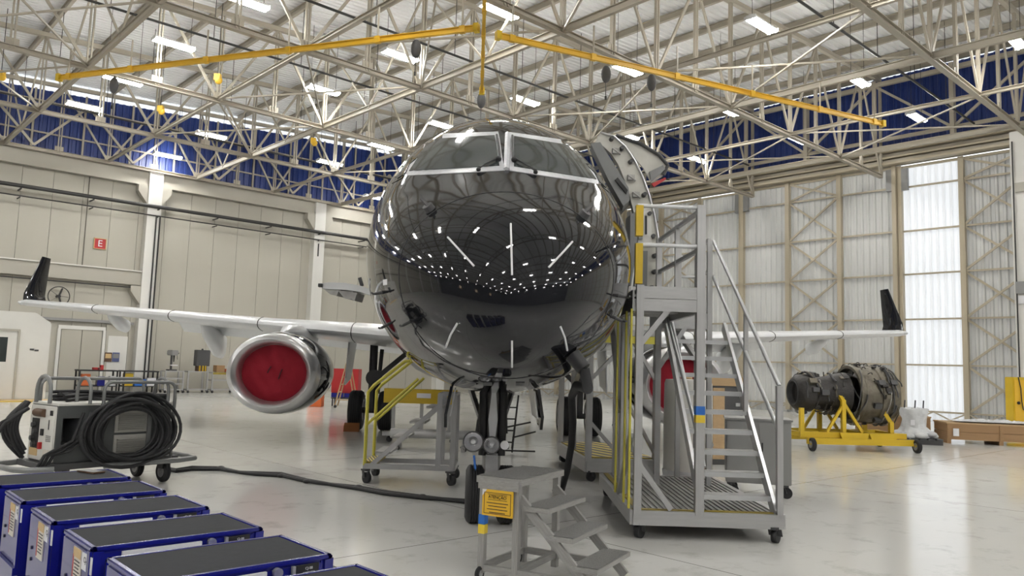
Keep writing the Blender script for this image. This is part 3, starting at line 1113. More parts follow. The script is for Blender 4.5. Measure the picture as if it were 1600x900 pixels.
# ---- landing gear
def wheel(parent, c, r, wd, name='wheel', hub='silver', n=36):
    mt = Matrix.Translation(c) @ Matrix.Rotation(math.pi / 2, 4, 'Y') @ Matrix.Translation((0, 0, -wd / 2))
    prof = [(r * 0.55, 0), (r * 0.8, -0.004), (r * 0.93, 0.015), (r * 0.985, wd * 0.17)]
    for k in range(4):                     # circumferential grooves
        z0 = wd * (0.24 + 0.14 * k)
        prof += [(r, z0), (r, z0 + wd * 0.09), (r - 0.012, z0 + wd * 0.1), (r - 0.012, z0 + wd * 0.13)]
    prof += [(r, wd * 0.79), (r * 0.985, wd * 0.83), (r * 0.93, wd - 0.015), (r * 0.8, wd + 0.004), (r * 0.55, wd)]
    w_ = MB().lathe(prof, n, mt).build(name, 'rubber', parent, smooth=True)
    MB().lathe([(0.001, wd * 0.3), (r * 0.2, wd * 0.25), (r * 0.25, wd * 0.12), (r * 0.5, wd * 0.1), (r * 0.56, 0.0), (r * 0.56, wd), (r * 0.5, wd * 0.9), (r * 0.25, wd * 0.88), (r * 0.2, wd * 0.75), (0.001, wd * 0.7)], 24, mt).build('hub', hub, w_, smooth=True)
    return w_


NG = 2.88
g = MB().cyl((0, NG, 0.72), (0, NG, 1.75), 0.075, n=20).cyl((0, NG, 0.24), (0, NG, 0.75), 0.05, n=20).cyl((-0.24, NG, 0.305), (0.24, NG, 0.305), 0.04).cyl((0, NG, 0.55), (0, NG, 0.74), 0.1, n=20)
leg = g.build('nose_gear', 'grey_paint', ac, smooth=True)
for x in (-0.17, 0.17):
    wheel(leg, (x, NG, 0.305), 0.305, 0.19)
for x in (-0.1, 0.1):
    rod(leg, 'hydraulic_line', (x, NG - 0.05, 0.72), (x * 1.1, NG - 0.06, 1.5), 0.045, 'dark')
    rod(leg, 'hydraulic_line', (x * 1.5, NG - 0.03, 0.95), (x * 1.1, NG + 0.05, 1.6), 0.018, 'dark')
bar(leg, 'torque_link', (0, NG - 0.1, 0.72), (0, NG - 0.2, 0.52), 0.13, 0.03, 'silver')
bar(leg, 'torque_link', (0, NG - 0.2, 0.52), (0, NG - 0.06, 0.32), 0.11, 0.03, 'silver')
MB().prism([(-0.02, NG - 0.12, 1.42), (0.02, NG - 0.12, 1.42), (0.05, NG - 0.12, 1.1), (0.02, NG - 0.12, 0.8), (-0.02, NG - 0.12, 0.8), (-0.05, NG - 0.12, 1.1)], (0, 0.03, 0)).build('strut_fairing', 'white_paint', leg)
for x in (-0.3, 0.3):
    bar(leg, 'drag_brace', (x * 0.25, NG + 0.1, 0.95), (x, NG + 0.75, 1.55), 0.05, 0.05, 'grey_paint')
    # gear doors
    d_ = MB().prism([(x * 1.45, NG - 0.45, 1.45), (x * 1.45, NG + 0.4, 1.45), (x * 1.62, NG + 0.36, 1.12), (x * 1.62, NG - 0.3, 1.02), (x * 1.62, NG - 0.42, 1.16)], (0.03 if x > 0 else -0.03, 0, 0)).build('gear_door', 'black_gloss', ac)
    MB().prism([(x * 1.4, NG - 0.4, 1.42), (x * 1.4, NG + 0.3, 1.42), (x * 1.54, NG + 0.3, 1.14), (x * 1.54, NG - 0.38, 1.14)], (0.012 if x < 0 else -0.012, 0, 0)).build('door_liner', 'white_paint', d_)
for x, r, zc, m in ((-0.205, 0.098, 0.87, 'chrome'), (-0.01, 0.082, 0.84, 'chrome'), (0.13, 0.045, 0.84, 'label_white')):
    mt = Matrix.Translation((x, NG - 0.17, zc)) @ Matrix.Rotation(math.pi / 2, 4, 'X')
    tl = MB().lathe([(r * 0.4, -0.12), (r * 0.9, -0.06), (r, 0.0), (r * 1.06, 0.0), (r * 1.06, 0.02), (r * 0.95, 0.022), (r * 0.9, 0.0), (r * 0.5, -0.05), (0.001, -0.06)] if m == 'chrome' else [(0.001, -0.05), (r, -0.05), (r, 0.02), (0.001, 0.025)], 28, mt).build('taxi_light', m, leg, smooth=True)
    if m == 'chrome':
        MB().lathe([(r * 1.0, 0.0), (r * 1.12, 0.0), (r * 1.12, 0.03), (r * 1.0, 0.03)], 28, mt, closed=True).build('rim', 'dark_grey', tl)
        ball(tl, 'bulb', (x, NG - 0.18, zc), r * 0.28, 'label_white')
bar(leg, 'light_bracket', (-0.26, NG - 0.1, 0.82), (0.18, NG - 0.1, 0.82), 0.03, 0.05, 'dark_grey')
rod(leg, 'tow_pin_flag', (-0.19, NG - 0.12, 0.72), (-0.16, NG - 0.12, 0.5), 0.012, 'blue_tape')
box(leg, 'data_plate', (0.0, NG - 0.105, 0.64), (0.03, 0.012, 0.05), 'sign_yellow')
for sg in (-1, 1):
    x0 = sg * 2.6
    MG = 14.1
    lg = MB().cyl((x0, MG, 0.45), (x0, MG, 2.15), 0.1, n=16).cyl((x0 - 0.42, MG, 0.485), (x0 + 0.42, MG, 0.485), 0.07).bar((x0, MG - 0.05, 1.2), (x0 - sg * 0.9, MG, 2.0), 0.12).bar((x0, MG - 0.12, 0.5), (x0, MG - 0.2, 1.2), 0.1, 0.06).cyl((x0 + 0.15, MG - 0.1, 0.9), (x0 + 0.2, MG, 2.0), 0.05).build('main_gear', 'dark_grey', ac)
    for dx in (-0.36, 0.36):
        wheel(lg, (x0 + dx, MG, 0.485), 0.485, 0.34, n=40)
    MB().prism([(x0 + sg * 0.52, MG - 0.6, 2.15), (x0 + sg * 0.52, MG + 0.6, 2.15), (x0 + sg * 0.6, MG + 0.5, 1.25), (x0 + sg * 0.6, MG - 0.4, 1.1)], (sg * 0.04, 0, 0)).build('gear_door', 'white_paint', ac)
    MB().cyl((x0 - sg * 0.1, MG - 0.6, 1.3), (x0 - sg * 0.1, MG - 0.2, 1.25), 0.2, 0.12, 20).build('brake_duct', 'dark', ac)
ch = place('wheel_chock', 'reddish wooden chock against the main wheel beside the yellow-railed stand', 'chock', *local(ACW @ Vector((-2.97, 13.5, 0)))[:2], YAW)
MB().prism([(-0.2, 0, 0), (-0.2, 0.22, 0), (-0.2, 0.16, 0.2), (-0.2, 0.05, 0.14)], (0.36, 0, 0)).build('wedge', 'wood_chock', ch)


# ---- open doors of the fuselage (right-hand side as seen from the nose)
DY = 4.5                                   # aft of the nose
def dl(px, py, d):                         # pixel at a depth -> aircraft axes
    return ACI @ at(px, py, d)


arcp = [(938, 207), (960, 214), (977, 230), (992, 252), (1004, 277), (1014, 305), (1022, 335), (1028, 370), (1031, 400), (1030, 425), (1025, 450), (1015, 480)]
inn = [(928, 226), (942, 228), (955, 240), (966, 257), (975, 279), (984, 305), (991, 335), (996, 370), (999, 400), (999, 425), (996, 450), (990, 480)]
dp = MB()
O0, I0 = [dl(x, y, 10.2) for x, y in arcp], [dl(x, y, 10.2) for x, y in inn]
back = Vector((0.12, 0.75, 0))
rows = []
for o_, i_ in zip(O0, I0):
    rows.append([i_ + Vector((0, 0.10, 0)), i_, o_ - (o_ - i_) * 0.06, o_, o_ + back, o_ + back - (o_ - i_) * 0.2, i_ + Vector((0.0, 0.10, 0))])
door = dp.grid(rows).build('passenger_door', 'lining', ac)
sk = MB().grid([[o_ + (o_ - i_) * 0.03 + Vector((0, -0.02, 0)), o_ + (o_ - i_) * 0.05 + back] for o_, i_ in zip(O0, I0)]).build('door_skin', 'black_gloss', door, smooth='all', solid=0.02)
MB().path([o_ + Vector((0, -0.015, 0)) for o_ in O0], 0.016, 8).build('door_seal', 'silver', door, smooth=True)
for k in (1, 2, 3, 5, 6, 7, 8, 9, 10):
    p = lerp(I0[k], O0[k], 0.72)
    c_ = MB().cyl(p + Vector((0, 0.02, 0)), p + Vector((0, -0.09, 0)), 0.034, 0.026, 12).build('door_stop', 'dark_grey', door, smooth=True)
for k, f_ in ((2, 0.3), (4, 0.35), (5, 0.3)):
    p = lerp(I0[k], O0[k], f_)
    MB().box(p + Vector((0, -0.03, 0)), (0.09, 0.06, 0.07)).cyl(p + Vector((-0.05, -0.05, 0.03)), p + Vector((0.06, -0.06, -0.05)), 0.014).build('latch', 'aluminium_worn', door)
pa = [dl(x, y, 10.15) for x, y in ((996, 329), (1017, 329), (1019, 384), (997, 384))]
lp = MB().prism(pa, (0, 0.06, 0)).build('lining_panel', 'white_wall', door)
pa = [dl(x, y, 10.1) for x, y in ((1008, 337), (1011, 337), (1011, 366), (1008, 366))]
MB().prism(pa, (0, 0.02, 0)).build('slot', 'dark', lp)
pa = [dl(x, y, 10.1) for x, y in ((998, 362), (1004, 362), (1004, 374), (998, 374))]
MB().prism(pa, (0, 0.02, 0)).build('latch_recess', 'lining_grey', lp)
pa = [dl(x, y, 10.0) for x, y in ((923, 224), (938, 222), (982, 293), (984, 312), (974, 322), (950, 280))]
gs = MB().prism(pa, (0.05, 0.35, 0)).build('slide_bustle', 'lining_grey', door)
pa = [dl(x, y, 9.97) for x, y in ((961, 281), (965, 277), (981, 297), (979, 303))]
MB().prism(pa, (0, 0.04, 0)).build('slot', 'dark', gs)
pa = [dl(x, y, 10.1) for x, y in ((985, 335), (995, 330), (996, 384), (986, 446), (984, 446))]
MB().prism(pa, (0, 0.3, 0)).build('door_jamb', 'lining_grey', door)
pa = [dl(x, y, 10.15) for x, y in ((997, 392), (1012, 392), (1011, 447), (990, 447))]
MB().prism(pa, (0, 0.05, 0)).build('lower_lining', 'lining_grey', door)
# hatch swung up behind the door
pa = [dl(x, y, 11.4) for x, y in ((962, 213), (1000, 226), (1030, 244), (1043, 260), (1036, 275), (1018, 285), (1005, 262))]
ht = MB().prism(pa, (0.02, 0.12, 0.02)).build('raised_hatch', 'lining', ac)
MB().path([p + Vector((0, -0.02, 0.01)) for p in pa[:5]], 0.028, 8).build('hatch_edge', 'dark_grey', ht)
pa = [dl(x, y, 11.35) for x, y in ((1015, 268), (1036, 258), (1040, 264), (1018, 284))]
MB().prism(pa, (0, 0.05, 0)).build('hatch_rib', 'lining_grey', ht)
pa = [dl(x, y, 11.3) for x, y in ((1018, 287), (1040, 277), (1041, 280), (1022, 292))]
MB().prism(pa, (0, 0.03, 0)).build('red_strap', 'red', ht)
# cargo door swung up on the other side
o_ = [dl(x, y, 12.0) for x, y in ((497, 443), (515, 441), (540, 442), (562, 446), (588, 455))]
i_ = [dl(x, y, 12.0) for x, y in ((503, 451), (517, 452), (540, 453), (562, 456), (588, 464))]
cdoor = MB().grid([[a_, a_ + Vector((0, 1.1, 0.05)), b_ + Vector((0, 1.1, 0.05)), b_, a_] for a_, b_ in zip(o_, i_)]).build('cargo_door', 'white_paint', ac, smooth=True)
for (x0, y0, x1, y1) in ((506, 452, 530, 462), (528, 454, 552, 468), (540, 456, 558, 470)):
    MB().prism([dl(x0, y0, 12.02), dl(x1, y0 + 1, 12.02), dl(x1 - 4, y1, 12.02), dl(x0 + 10, y1 - 2, 12.02)], (0, 0.9, 0.04)).build('door_rib', 'aluminium_worn', cdoor)
rod(cdoor, 'door_strut', dl(566, 447, 12.1), dl(562, 434, 12.1), 0.03, 'dark_grey')
box(cdoor, 'latch', dl(501, 446, 11.98), (0.06, 0.1, 0.05), 'dark')
# doorway in the hull and the arms that carry the door and hatch
th0, th1 = 2 * math.pi * DK[0] / 112, 2 * math.pi * (DK[-1] + 1) / 112
d0, d1 = qs[DQ[0]] ** 2, qs[DQ[-1]] ** 2
ring = [skin(d0, lerp(th0, th1, i / 16), 0.004) for i in range(17)] + [skin(d1, lerp(th1, th0, i / 16), 0.004) for i in range(17)]
MB().path(ring, 0.02, 8, closed=True).build('doorway_frame', 'aluminium_worn', ac, smooth=True)
cl = MB().grid([[skin(s_, math.radians(70 + 260 * i / 40), -0.09) for i in range(41)] for s_ in (4.2, 5.0, 6.0, 7.0, 8.0)]).build('cabin_lining', 'lining', ac, smooth='all', solid=0.02)
box(ac, 'cabin_floor', (0, 6.1, 2.42), (2.6, 3.7, 0.05), 'lining_grey')
for s_ in (4.2, 8.0):
    MB().prism([skin(s_, 2 * math.pi * k / 36, -0.1) for k in range(36)], (0, 0.03, 0)).build('bulkhead', 'lining', ac)
for j in (5, 8):
    a_ = skin(5.0, th0 + (th1 - th0) * (0.5 if j == 5 else 0.2), 0.0)
    bar(door, 'hinge_arm', a_, lerp(I0[j], O0[j], 0.3) + Vector((0, 0.12, 0)), 0.07, 0.05, 'aluminium_worn')
bar(ht, 'hatch_arm', skin(5.9, math.radians(50), 0.0), dl(1000, 240, 11.5), 0.05, 0.05, 'dark_grey')


# ------------------------------------------------------------------ access stands
def plate(root, name, x0, x1, y0, y1, z, m='diamond_plate', t=0.03):
    return box(root, name, ((x0 + x1) / 2, (y0 + y1) / 2, z - t / 2), (x1 - x0, y1 - y0, t), m)


st = place('access_stand', 'tall aluminium access stand with a stair, at the open passenger door', 'access stand', 1.28, 8.0)
al = 'aluminium'
X1, Y1 = 1.5, 2.7
for p_, q_ in (((0, 0), (X1, 0)), ((0, Y1), (X1, Y1)), ((0, 0), (0, Y1)), ((X1, 0), (X1, Y1))):
    bar(st, 'base_rail', (*p_, 0.21), (*q_, 0.21), 0.06, 0.14, al)
plate(st, 'deck_plate', 0.03, X1 - 0.03, 0.03, Y1 - 0.03, 0.27, 'diamond_plate')
for i in range(24):
    bar(st, 'deck_rib', (0.04 + i * 0.062, 0.1, 0.276), (0.04 + i * 0.062, Y1 - 0.1, 0.276), 0.02, 0.014, 'aluminium_worn')
plate(st, 'hazard_strip', 0.0, X1, 0.03, 0.09, 0.29, 'hazard', 0.012)
plate(st, 'hazard_strip', 0.03, 0.09, 0.1, Y1, 0.29, 'hazard', 0.012)
for x, y in ((0.06, 0.04), (X1 - 0.08, 0.0), (0.06, Y1 - 0.1), (X1 - 0.08, Y1 - 0.1)):
    caster(st, x, y, 0.16, 0.07, yaw=0.9)
P = lambda x, y, z0, z1, a=0.075, m=al, n='post': bar(st, n, (x, y, z0), (x, y, z1), a, a, m, up=(0, 1, 0))
P(0.04, 0, 0.25, 2.55)
P(0.66, 0, 0.25, 3.4, 0.085)
P(1.47, 0, 0.25, 1.56, 0.06)
for y in (1.0, 1.95, 2.6):
    P(0.04 if y < 1.5 else 0.17, y, 0.25, 2.42, 0.08)
P(0.6, 1.95, 0.25, 3.38, 0.07)
P(0.63, 1.0, 2.5, 3.38, 0.05)
P(1.25, 1.95, 0.25, 3.37, 0.06)
P(1.0, 2.62, 0.25, 3.37, 0.06)
P(1.25, 2.62, 0.25, 3.37, 0.06)
for y in (0.0, 0.35, 1.0):
    bar(st, 'edge_strip', (-0.045, y, 0.3), (-0.045, y, 2.3), 0.02, 0.05, 'yellow_rail', up=(0, 1, 0))
bar(st, 'foam_pad', (0.02, 0.0, 2.56), (0.02, 0.0, 2.98), 0.075, 0.075, 'yellow')
bar(st, 'foam_pad', (0.02, 0.0, 3.06), (0.02, 0.0, 3.38), 0.075, 0.075, 'yellow')
# platform
plate(st, 'platform_deck', -0.02, 0.68, 0.0, 1.98, 2.5, 'aluminium_worn', 0.05)
for z in (2.345, 2.475):
    bar(st, 'fascia', (0.0, -0.02, z), (0.66, -0.02, z), 0.03, 0.125, al)
for x in (-0.01, 0.67):
    bar(st, 'side_beam', (x, 0.0, 2.39), (x, 1.98, 2.39), 0.05, 0.22, al)
for y in (0.5, 1.0, 1.5):
    bar(st, 'joist', (0.0, y, 2.38), (0.66, y, 2.38), 0.05, 0.1, al)
box(st, 'landing', (0.93, 2.28, 2.32), (0.64, 0.7, 0.2), al)
# rails
for z in (3.38, 2.97):
    rod(st, 'guard_rail', (0.0, 0, z), (0.7, 0, z), 0.022, 'tube_bright')
    bar(st, 'side_rail', (0.66, 0.0, z - 0.03), (0.6, 1.95, z - 0.03), 0.04, 0.04, al)
    rod(st, 'guard_rail', (1.25, 2.62, z), (0.98, 2.62, z), 0.02, 'tube_bright')
    bar(st, 'side_rail', (1.25, 1.95, z), (1.25, 2.62, z), 0.04, 0.04, al)
# stair
dzy = 1.0
for x in (0.7, 1.44):
    bar(st, 'stringer', (x, 0.04, 0.27), (x, 1.97, 2.27), 0.035, 0.13, 'tube_bright')
for i in range(9):
    z = 0.42 + 0.205 * i
    y = 0.19 + 0.198 * i
    tr = box(st, 'tread', (1.07, y + 0.04, z), (0.74, 0.2, 0.03), al)
    MB().box((1.07, y - 0.055, z - 0.01), (0.74, 0.012, 0.05)).build('nosing', 'tube_bright', st)
for dz in (0.62, 1.08):
    rod(st, 'hand_rail', (1.47, 0.0, 0.48 + dz), (1.3, 1.95, 2.28 + dz), 0.022, 'tube_bright')
rod(st, 'hand_rail', (0.68, 0.03, 0.95), (0.62, 1.6, 2.42), 0.02, 'tube_bright')
rod(st, 'hand_rail', (0.72, 0.03, 0.72), (0.7, 1.7, 2.38), 0.02, 'tube_bright')
P(1.4, 0.9, 1.25, 2.35, 0.045)
# braces
for p_, q_ in (((0.04, 0, 1.93), (0.33, 0, 2.3)), ((0.04, 0, 0.75), (0.38, 0, 0.3)), ((0.0, 1.0, 1.2), (0.0, 1.95, 2.3)), ((0.0, 1.0, 0.3), (0.0, 0.2, 1.0)),
               ((1.25, 1.95, 1.6), (1.0, 2.62, 2.2)), ((0.6, 1.95, 1.7), (0.95, 1.95, 2.25)), ((1.1, 2.0, 0.3), (1.4, 2.4, 0.75)), ((0.6, 1.95, 0.3), (0.05, 1.95, 1.0))):
    bar(st, 'brace', p_, q_, 0.055, 0.055, al)
box(st, 'blue_band', (0.66, 0, 1.29), (0.092, 0.092, 0.085), 'blue_tape')
box(st, 'yellow_band', (0.66, 0, 1.205), (0.092, 0.092, 0.075), 'yellow_tape')
for y, z in ((0.0, 2.42),):
    rod(st, 'stay_cable', (0.0, y, z), (-0.07, 0.05, z - 0.02), 0.012, 'pipe_dark')

s2 = place('access_stand', 'lower aluminium access stand under the fuselage, behind the tall stair stand', 'access stand', 1.2, 11.9, 0.11)
for p_, q_ in (((0, 0), (1.08, 0)), ((0, 2.4), (1.08, 2.4)), ((0, 0), (0, 2.4)), ((1.08, 0), (1.08, 2.4))):
    bar(s2, 'base_rail', (*p_, 0.24), (*q_, 0.24), 0.06, 0.2, al)
plate(s2, 'deck_plate', 0.03, 1.05, 0.03, 2.37, 0.36, 'hazard')
for x in (0.02, 0.54, 1.06):
    for y in (0.0, 2.4):
        bar(s2, 'post', (x, y, 0.3), (x, y, 2.15), 0.09, 0.09, al, up=(0, 1, 0))
bar(s2, 'post', (0.02, 1.2, 0.3), (0.02, 1.2, 2.15), 0.09, 0.09, al, up=(0, 1, 0))
plate(s2, 'platform_deck', -0.03, 1.11, -0.03, 2.43, 2.22, 'aluminium_worn', 0.08)
bar(s2, 'platform_edge', (-0.03, -0.05, 2.14), (1.11, -0.05, 2.14), 0.03, 0.12, 'yellow_rail')
bar(s2, 'platform_edge', (-0.03, -0.05, 2.24), (1.11, -0.05, 2.24), 0.03, 0.1, al)
for p_, q_ in (((0.02, 0, 0.9), (0.54, 0, 0.35)), ((0.02, 0, 1.5), (0.6, 0, 2.1)), ((0.02, 1.2, 1.4), (0.02, 0, 2.1)), ((1.06, 0, 1.5), (0.7, 0, 2.1)), ((0.54, 0, 1.3), (1.06, 0, 0.4))):
    bar(s2, 'brace', p_, q_, 0.07, 0.05, al)
for x, y in ((0.05, 0.02), (1.0, 0.02), (0.05, 2.35), (1.0, 2.35)):
    caster(s2, x, y, 0.16, 0.075, yaw=0.5)

s3 = place('stair_stand', 'wheeled aluminium stair with yellow handrails on the far side of the nose wheel', 'stair', -1.98, 11.1)
for y in (0.0, 0.72):
    bar(s3, 'base_rail', (0, y, 0.23), (1.24, y, 0.23), 0.05, 0.07, al)
    bar(s3, 'stringer', (0.1, y, 0.25), (1.1, y, 1.18), 0.03, 0.06, al)
    for x in (1.02, 1.22):
        bar(s3, 'post', (x, y, 0.25), (x, y, 1.25), 0.07, 0.07, al, up=(0, 1, 0))
    yr = MB().path([(0.0, y, 0.24), (0.0, y, 1.25), (0.08, y, 1.35), (0.5, y, 1.70), (0.58, y, 1.71)], 0.024, 8).build('hand_rail', 'yellow_rail', s3, smooth=True)
    rod(s3, 'middle_rail', (0.0, y, 0.8), (0.7, y, 1.46), 0.02, 'yellow_rail')
for x in (0.0, 1.24):
    bar(s3, 'base_rail', (x, 0, 0.23), (x, 0.72, 0.23), 0.05, 0.07, al)
for i in range(4):
    box(s3, 'tread', (0.25 + 0.23 * i, 0.36, 0.42 + 0.215 * i), (0.22, 0.74, 0.03), 'aluminium_worn')
box(s3, 'hazard_step', (0.08, 0.36, 0.28), (0.2, 0.7, 0.03), 'hazard')
box(s3, 'top_step', (1.12, 0.36, 1.25), (0.26, 0.76, 0.04), al)
for x, y in ((0.02, 0.0), (1.2, 0.0), (0.02, 0.72), (1.2, 0.72)):
    caster(s3, x, y, 0.19, 0.075, yaw=-0.8)

# small step stool
e1, e2 = Vector((0.88, -0.47, 0)), Vector((0.47, 0.88, 0))
sl = place('step_ladder', 'small worn aluminium step ladder with a yellow notice, next to the nose wheel', 'step ladder', -0.17, 6.32, math.atan2(-0.47, 0.88))
aw = 'aluminium_worn'
LW, LD, H = 0.72, 0.30, 0.78              # width along y, depth along x, height
for x in (0.0, LD):
    for y in (0.0, LW):
        bar(sl, 'leg', (x, y, 0.06 if x == 0 and y == 0 else 0.0), (x, y, H - 0.03), 0.05, 0.05, aw, up=(0, 1, 0))
box(sl, 'top_step', (LD / 2, LW / 2, H), (LD + 0.1, LW + 0.08, 0.05), aw)
plate(sl, 'tread_plate', -0.04, LD + 0.04, -0.02, LW + 0.02, H + 0.032, 'diamond_plate', 0.008)
bar(sl, 'top_rail', (-0.03, -0.03, H - 0.03), (LD + 0.03, -0.03, H - 0.03), 0.03, 0.08, aw)
for i in range(3):
    x = LD + 0.16 + 0.2 * i
    z = H - 0.195 * (i + 1)
    t_ = box(sl, 'tread', (x, LW / 2, z), (0.22, LW, 0.035), aw)
    plate(sl, 'tread_plate', x - 0.105, x + 0.105, 0.02, LW - 0.02, z + 0.024, 'diamond_plate', 0.008)
for y in (0.03, LW - 0.03):
    bar(sl, 'stringer', (LD, y, H - 0.12), (LD + 0.64, y, 0.03), 0.03, 0.07, aw)
for y in (0.0, LW):
    bar(sl, 'bottom_rail', (0, y, 0.1), (LD + 0.5, y, 0.1), 0.04, 0.05, aw)
bar(sl, 'bottom_rail', (0, 0, 0.1), (0, LW, 0.1), 0.04, 0.05, aw)
bar(sl, 'bottom_rail', (LD, 0, 0.1), (LD, LW, 0.1), 0.04, 0.05, aw)
sg_ = box(sl, 'notice_plate', (LD / 2 - 0.0, -0.045, H - 0.17), (0.27, 0.012, 0.2), 'sign_yellow')
mt = Matrix.Translation((LD / 2, -0.053, H - 0.125)) @ Matrix.Rotation(math.pi / 2, 4, 'X')
text(sl, 'lettering', 'ATENÇÃO', 0.034, mt, 'dark')
for k, wd in enumerate((0.19, 0.16, 0.18, 0.14)):
    box(sl, 'text_line', (LD / 2, -0.052, H - 0.17 - 0.024 * k), (wd, 0.003, 0.006), 'brown')
for z0 in (H - 0.093, H - 0.252):
    box(sl, 'notice_border', (LD / 2, -0.052, z0), (0.235, 0.003, 0.004), 'brown')
for x0 in (LD / 2 - 0.117, LD / 2 + 0.117):
    box(sl, 'notice_border', (x0, -0.052, H - 0.172), (0.004, 0.003, 0.16), 'brown')
for z0, wd in ((H - 0.105, 0.17), (H - 0.146, 0.17)):
    box(sl, 'title_border', (LD / 2, -0.052, z0), (wd, 0.003, 0.003), 'brown')
MB().prism([(LD / 2 - 0.135, -0.0525, H - 0.07), (LD / 2 - 0.095, -0.0525, H - 0.07), (LD / 2 - 0.135, -0.0525, H - 0.12)], (0, 0.002, 0)).build('peeled_corner', 'label_white', sl)
box(sl, 'blue_band', (0, 0, H - 0.31), (0.056, 0.056, 0.075), 'blue_tape')
box(sl, 'yellow_band', (0, 0, H - 0.385), (0.056, 0.056, 0.07), 'yellow_tape')
wheel(sl, (0.0, -0.03, 0.055), 0.055, 0.03, hub='aluminium', n=20)
wheel(sl, (0.0, LW - 0.1, 0.055), 0.055, 0.03, hub='aluminium', n=20)

# ------------------------------------------------------------------ tool chests in the foreground
def chest(i, label):
    v0 = 2.04 + 0.58 * i
    t = thing('tool_chest', label, 'tool chest', (1.235, v0 + 0.22, 0), 0, 'blue tool chests in a row')
    w_, d_, zt = 0.67, 0.41, 0.95
    lo = box(t, 'roller_cabinet', (0, 0, 0.37), (w_ - 0.02, d_ - 0.02, 0.5), 'blue_paint')
    box(lo, 'front', (0, 0, 0), (1, 1, 1), 'blue_paint').matrix_local = Matrix.Diagonal((0.94, 1.02, 0.9, 1))
    box(t, 'cabinet_rim', (0, 0, 0.63), (w_ + 0.03, d_ + 0.0, 0.035), 'blue_paint')
    body = MB().box((0, 0, 0.79), (w_ - 0.006, d_ - 0.012, 0.29)).build('body', 'blue_paint', t, bevel=0.006)
    box(t, 'top_mat', (-0.002, 0.004, zt - 0.001), (w_ - 0.05, d_ - 0.05, 0.008), 'mat_grey')
    for sx in (-1, 1):
        MB().box((sx * (w_ / 2 - 0.012), 0, zt - 0.004), (0.024, d_, 0.018)).build('lid_edge', 'blue_paint', t, bevel=0.005)
    for sy in (-1, 1):
        MB().box((0, sy * (d_ / 2 - 0.012), zt - 0.004), (w_, 0.024, 0.018)).build('lid_edge', 'blue_paint', t, bevel=0.005)
    for sx in (-1, 1):
        MB().box((sx * (w_ / 2 - 0.02), -d_ / 2 + 0.02, 0.79), (0.05, 0.05, 0.32)).build('corner_post', 'blue_paint', t, bevel=0.01)
    for k in range(3):
        dr_ = box(t, 'drawer', (0, -d_ / 2 - 0.004, 0.695 + 0.085 * k), (w_ - 0.1, 0.018, 0.078), 'blue_paint')
        box(t, 'drawer_pull', (0, -d_ / 2 - 0.018, 0.725 + 0.085 * k), (w_ - 0.12, 0.014, 0.012), 'aluminium')
    box(t, 'label_holder', (-0.08, -d_ / 2 - 0.006, zt - 0.03), (0.3, 0.012, 0.022), 'label_white')
    MB().cyl((0.11, -d_ / 2 - 0.0, zt - 0.028), (0.11, -d_ / 2 - 0.02, zt - 0.028), 0.017, n=20).build('lock', 'chrome', t, smooth=True)
    box(t, 'maker_plate', (0.225, -d_ / 2 - 0.008, zt - 0.035), (0.09, 0.012, 0.04), 'dark')
    box(t, 'plate_bar', (0.172, -d_ / 2 - 0.008, zt - 0.035), (0.012, 0.013, 0.04), 'aluminium')
    mt = Matrix.Translation((0.23, -d_ / 2 - 0.0145, zt - 0.028)) @ Matrix.Rotation(math.pi / 2, 4, 'X')
    text(t, 'lettering', 'CJ-08', 0.013, mt, 'label_white', 0.0004)
    mt = Matrix.Translation((0.23, -d_ / 2 - 0.0145, zt - 0.044)) @ Matrix.Rotation(math.pi / 2, 4, 'X')
    text(t, 'lettering', 'AMERICA', 0.012, mt, 'label_white', 0.0004)
    # stickers on the end panel
    wl_ = box(t, 'warning_sticker', (-w_ / 2 + 0.001, -0.03, zt - 0.105), (0.004, 0.105, 0.155), 'label_cream')
    box(t, 'sticker_head', (-w_ / 2 - 0.001, -0.03, zt - 0.045), (0.003, 0.1, 0.035), 'label_tan')
    box(t, 'sticker_edge', (-w_ / 2 - 0.0012, 0.016, zt - 0.115), (0.003, 0.008, 0.12), 'red')
    for k in range(7):
        box(t, 'sticker_line', (-w_ / 2 - 0.0015, -0.035, zt - 0.075 - 0.013 * k), (0.003, 0.07 - 0.02 * (k % 3 == 2), 0.004), 'dark_grey')
    tg = box(t, 'name_sticker', (-w_ / 2 + 0.001, -0.155, zt - 0.06), (0.004, 0.125, 0.062), 'label_white')
    mt = Matrix.Translation((-w_ / 2 - 0.002, -0.155, zt - 0.052)) @ Matrix.Rotation(-math.pi / 2, 4, 'Z') @ Matrix.Rotation(math.pi / 2, 4, 'X')
    text(t, 'lettering', 'CJ-08', 0.03, mt, 'dark_grey', 0.0004)
    for z_ in (0.74, 0.79):
        for y_ in (0.12, -0.17):
            MB().cyl((-w_ / 2 - 0.002, y_, z_), (-w_ / 2 + 0.01, y_, z_), 0.008, n=8).build('bolt_hole_shade', 'dark', t)  # solid dark studs; the shade inside bolt holes is put into their colour
    MB().path([(w_ / 2, -0.16, 0.86), (w_ / 2 + 0.05, -0.15, 0.87), (w_ / 2 + 0.05, 0.15, 0.87), (w_ / 2, 0.16, 0.86)], 0.018, 8).build('side_handle', 'dark', t, smooth=True)
    for x in (-0.24, 0.24):
        for y in (-0.16, 0.16):
            caster(t, x, y, 0.125, 0.05)
    return t


